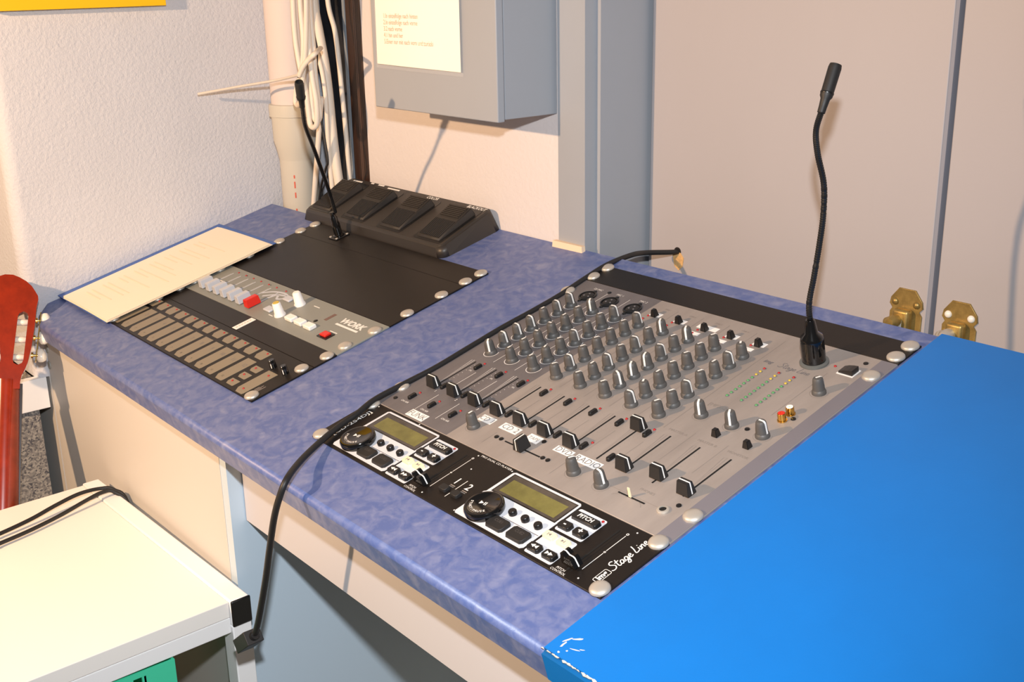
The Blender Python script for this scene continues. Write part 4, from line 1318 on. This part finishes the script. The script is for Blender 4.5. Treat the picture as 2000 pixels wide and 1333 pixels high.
gridwall(0, 1, .40, CH, .003, 0, .007, cr_, (.2, -.20, 0), PI / 2)
for x0, y0, x1, y1 in ((.033, -.20, .036, .20), (.0361, -.20, .1965, -.197), (.0361, .197, .1965, .20)):
    ob('side', boxmesh('side', x0, y0, 0, x1, y1, CH, M_GREEN), cr_)
ob('base', boxmesh('base', .0365, -.1965, .0, .1965, .1965, .004, M_GREEN), cr_)

# ------------------------------------------------------------------ guitar
gh = CAM + (Vector((-.7664, -.1291, Z0 - .1035)) - CAM) * .98          # nut
gd = (Vector((-.8275, -.0837, Z0 + .0344)) - Vector((-.6716, -.1873, Z0 - .2822))).normalized()
gn = (CAM - gh); gn = (gn - gd * gn.dot(gd)).normalized()
gr = gd.cross(gn) * 1.0
if gr.dot(right) < 0:
    gr = -gr
G4 = Matrix((gr, gd, gn)).transposed().to_4x4()
if G4.to_3x3().determinant() < 0:
    raise RuntimeError('guitar frame')
G4.translation = gh
gt = thing('guitar', 'classical guitar with red-brown slotted headstock, seen from behind', 'guitar')
gt.matrix_world = G4
def headstock():
    prof = [(-.012, .020), (0, .0205), (.010, .0225), (.021, .0275), (.030, .0305), (.054, .0355), (.091, .0400), (.121, .0420), (.136, .0446), (.142, .0440), (.150, .0395), (.158, .0345), (.166, .0260), (.172, .0160), (.176, .006)]
    s0, s1 = .027, .115
    rows = sorted(set([p[0] for p in prof] + [s0, s0 + .003, s0 + .008, s1 - .008, s1 - .003, s1]))
    def hw(t):
        for (a, x), (b, y) in zip(prof, prof[1:]):
            if a <= t <= b:
                return x + (y - x) * (t - a) / (b - a)
        return prof[-1][1]
    def sl(t):
        c = .0158 + (.0232 - .0158) * (t - s0) / (s1 - s0)
        d = min(t - s0, s1 - t)
        h = .0078 * math.sqrt(max(0, 1 - (max(0, .008 - d) / .008) ** 2)) if d >= 0 else 0
        return c, max(h, .0005)
    bm = bmesh.new()
    grid = []
    for t in rows:
        h = hw(t)
        tt = min(max(t, s0), s1)
        c, sh = sl(tt)
        if not (s0 <= t <= s1):
            sh = .0005
            c = min(c, h * .6)
        xs = [-h, -c - sh, -c + sh, 0, c - sh, c + sh, h]
        grid.append([bm.verts.new((x, t, 0)) for x in xs])
    for j in range(len(rows) - 1):
        mid = (rows[j] + rows[j + 1]) / 2
        for i in range(6):
            if i in (1, 4) and s0 < mid < s1:
                continue
            bm.faces.new((grid[j][i], grid[j][i + 1], grid[j + 1][i + 1], grid[j + 1][i]))
    r = bmesh.ops.extrude_face_region(bm, geom=list(bm.faces))
    for e in r['geom']:
        if isinstance(e, bmesh.types.BMVert):
            e.co.z -= .019
    return frombm('headstock', bm, M_GUITAR, 30)
ob('headstock', headstock(), gt)
ob('head_veneer', prism('head_veneer', [(-.030, .150), (.030, .150), (.0345, .158), (.026, .168), (.016, .175), (.006, .179), (-.006, .179), (-.016, .175), (-.026, .168), (-.0345, .158)], -.0225, -.0195, mat('pale_veneer', srgb(170, 160, 150), .3)), gt)
# neck: rounded back, tapering a little towards the head
nv, nf = [], []
for j, (t, w) in enumerate(((-.33, .0255), (-.24, .0240), (-.12, .0220), (-.03, .0205), (.004, .0205))):
    for i in range(11):
        a = PI * i / 10
        nv.append((w * math.cos(a), t, -.019 + .0215 * math.sin(a) ** .8))
for j in range(4):
    for i in range(10):
        a = j * 11 + i
        nf.append((a, a + 1, a + 12, a + 11))
nf += [tuple(range(11)), tuple(range(54, 43, -1))] + [(j * 11, j * 11 + 11, j * 11 + 21, j * 11 + 10) for j in range(4)]
ob('neck', mk('neck', nv, nf, M_GUITAR, 60), gt)
ob('fingerboard', boxmesh('fingerboard', -.0245, -.36, -.026, .0245, 0, -.0192, M_EBONY), gt)
def bodyline(n=40):
    out = []
    for i in range(n):
        a = 2 * PI * i / n
        t = -math.cos(a)
        h = .5 * (t + 1)
        w = .183 * math.sin(a) * (1 - .22 * math.exp(-((h - .60) / .12) ** 2)) * (1 - .25 * h)
        out.append((w, -.79 + .47 * h))
    return out
ob('body', prism('body', bodyline(), -.085, .012, M_GUITAR), gt)
ob('soundboard', prism('soundboard', bodyline(), -.0875, -.0852, M_GUITARTOP), gt)
for s in (-1, 1):
    for k, t in enumerate((.041, .070, .099)):
        c = .0158 + (.0232 - .0158) * (t - .027) / .088
        ob('roller', lathe('roller', [(.0046, -.0085), (.0052, -.008), (.0052, .008), (.0046, .0085)], M_PEARL, 14, 50), gt, (s * c, t, -.0095), (0, PI / 2, 0))
        h = .0355 + (.0420 - .0355) * (t - .054) / .067
        q = ob('tuner_gear', lathe('tuner_gear', [(.0048, 0), (.0048, .003), (.0018, .0034), (.0018, .010)], M_GOLD, 14, 40), gt, (s * (h + .0015), t + .004, -.011), (0, s * PI / 2, 0))
        ob('tuner_button', lathe('tuner_button', [(.0004, -.0115), (.0058, -.0098), (.0082, -.003), (.0082, .004), (.0058, .0098), (.0004, .0115)], M_PEARL, 14, 60), gt, (s * (h + .0165), t + .006, -.020 + .004 * k), (PI / 2, 0, s * .25))
    ob('tuner_plate', boxmesh('tuner_plate', -.0008, .034, -.0155, .0008, .116, -.0045, M_GOLD), gt, (s * .0402, 0, 0), (0, 0, -s * .075))

gs = thing('guitar_stand', 'low black tube stand holding the guitar behind the white table', 'stand', (-.475, -.33, 0))
bt = G4 @ Vector((0, -.795, -.04))
for sx in (-1, 1):
    f0 = G4 @ Vector((sx * .10, -.800, -.10)) - gs.location
    f1 = G4 @ Vector((sx * .10, -.800, .02)) - gs.location
    ob('cradle_arm', tube('cradle_arm', [f0 + gd * .03, f0, f1, f1 + gd * .03], .006, M_RUBBER, 8, 4), gs)
    g = Vector((f1.x + .02 * sx, f1.y + .10 * sx, 0.006))
    ob('leg', tube('leg', [f0.lerp(f1, .5) - gd * .006, g], .007, M_RUBBER, 8, 1), gs)
    h = Vector((f0.x - .12, f0.y + .06 * sx, .006))
    ob('leg', tube('leg', [f0.lerp(f1, .5) - gd * .006, h], .007, M_RUBBER, 8, 1), gs)

# ------------------------------------------------------------------ yellow sign on the left wall
ys = thing('wall_sign', 'bright yellow panel hung on the left plaster wall', 'sign', (XW + .001, .088, Z0 + .468))
ob('panel', boxmesh('panel', .004, -.142, 0, .016, .144, .40, M_YELLOW, .0008), ys)
ob('batten', boxmesh('batten', .0, -.10, .05, .004, .10, .35, M_PANEL), ys)

# fine print, too small to pick apart
for o in scene.objects:
    if o.parent and o.name.split('.')[0] in PRINTS and o.type == 'MESH':
        o['kind'] = 'stuff'
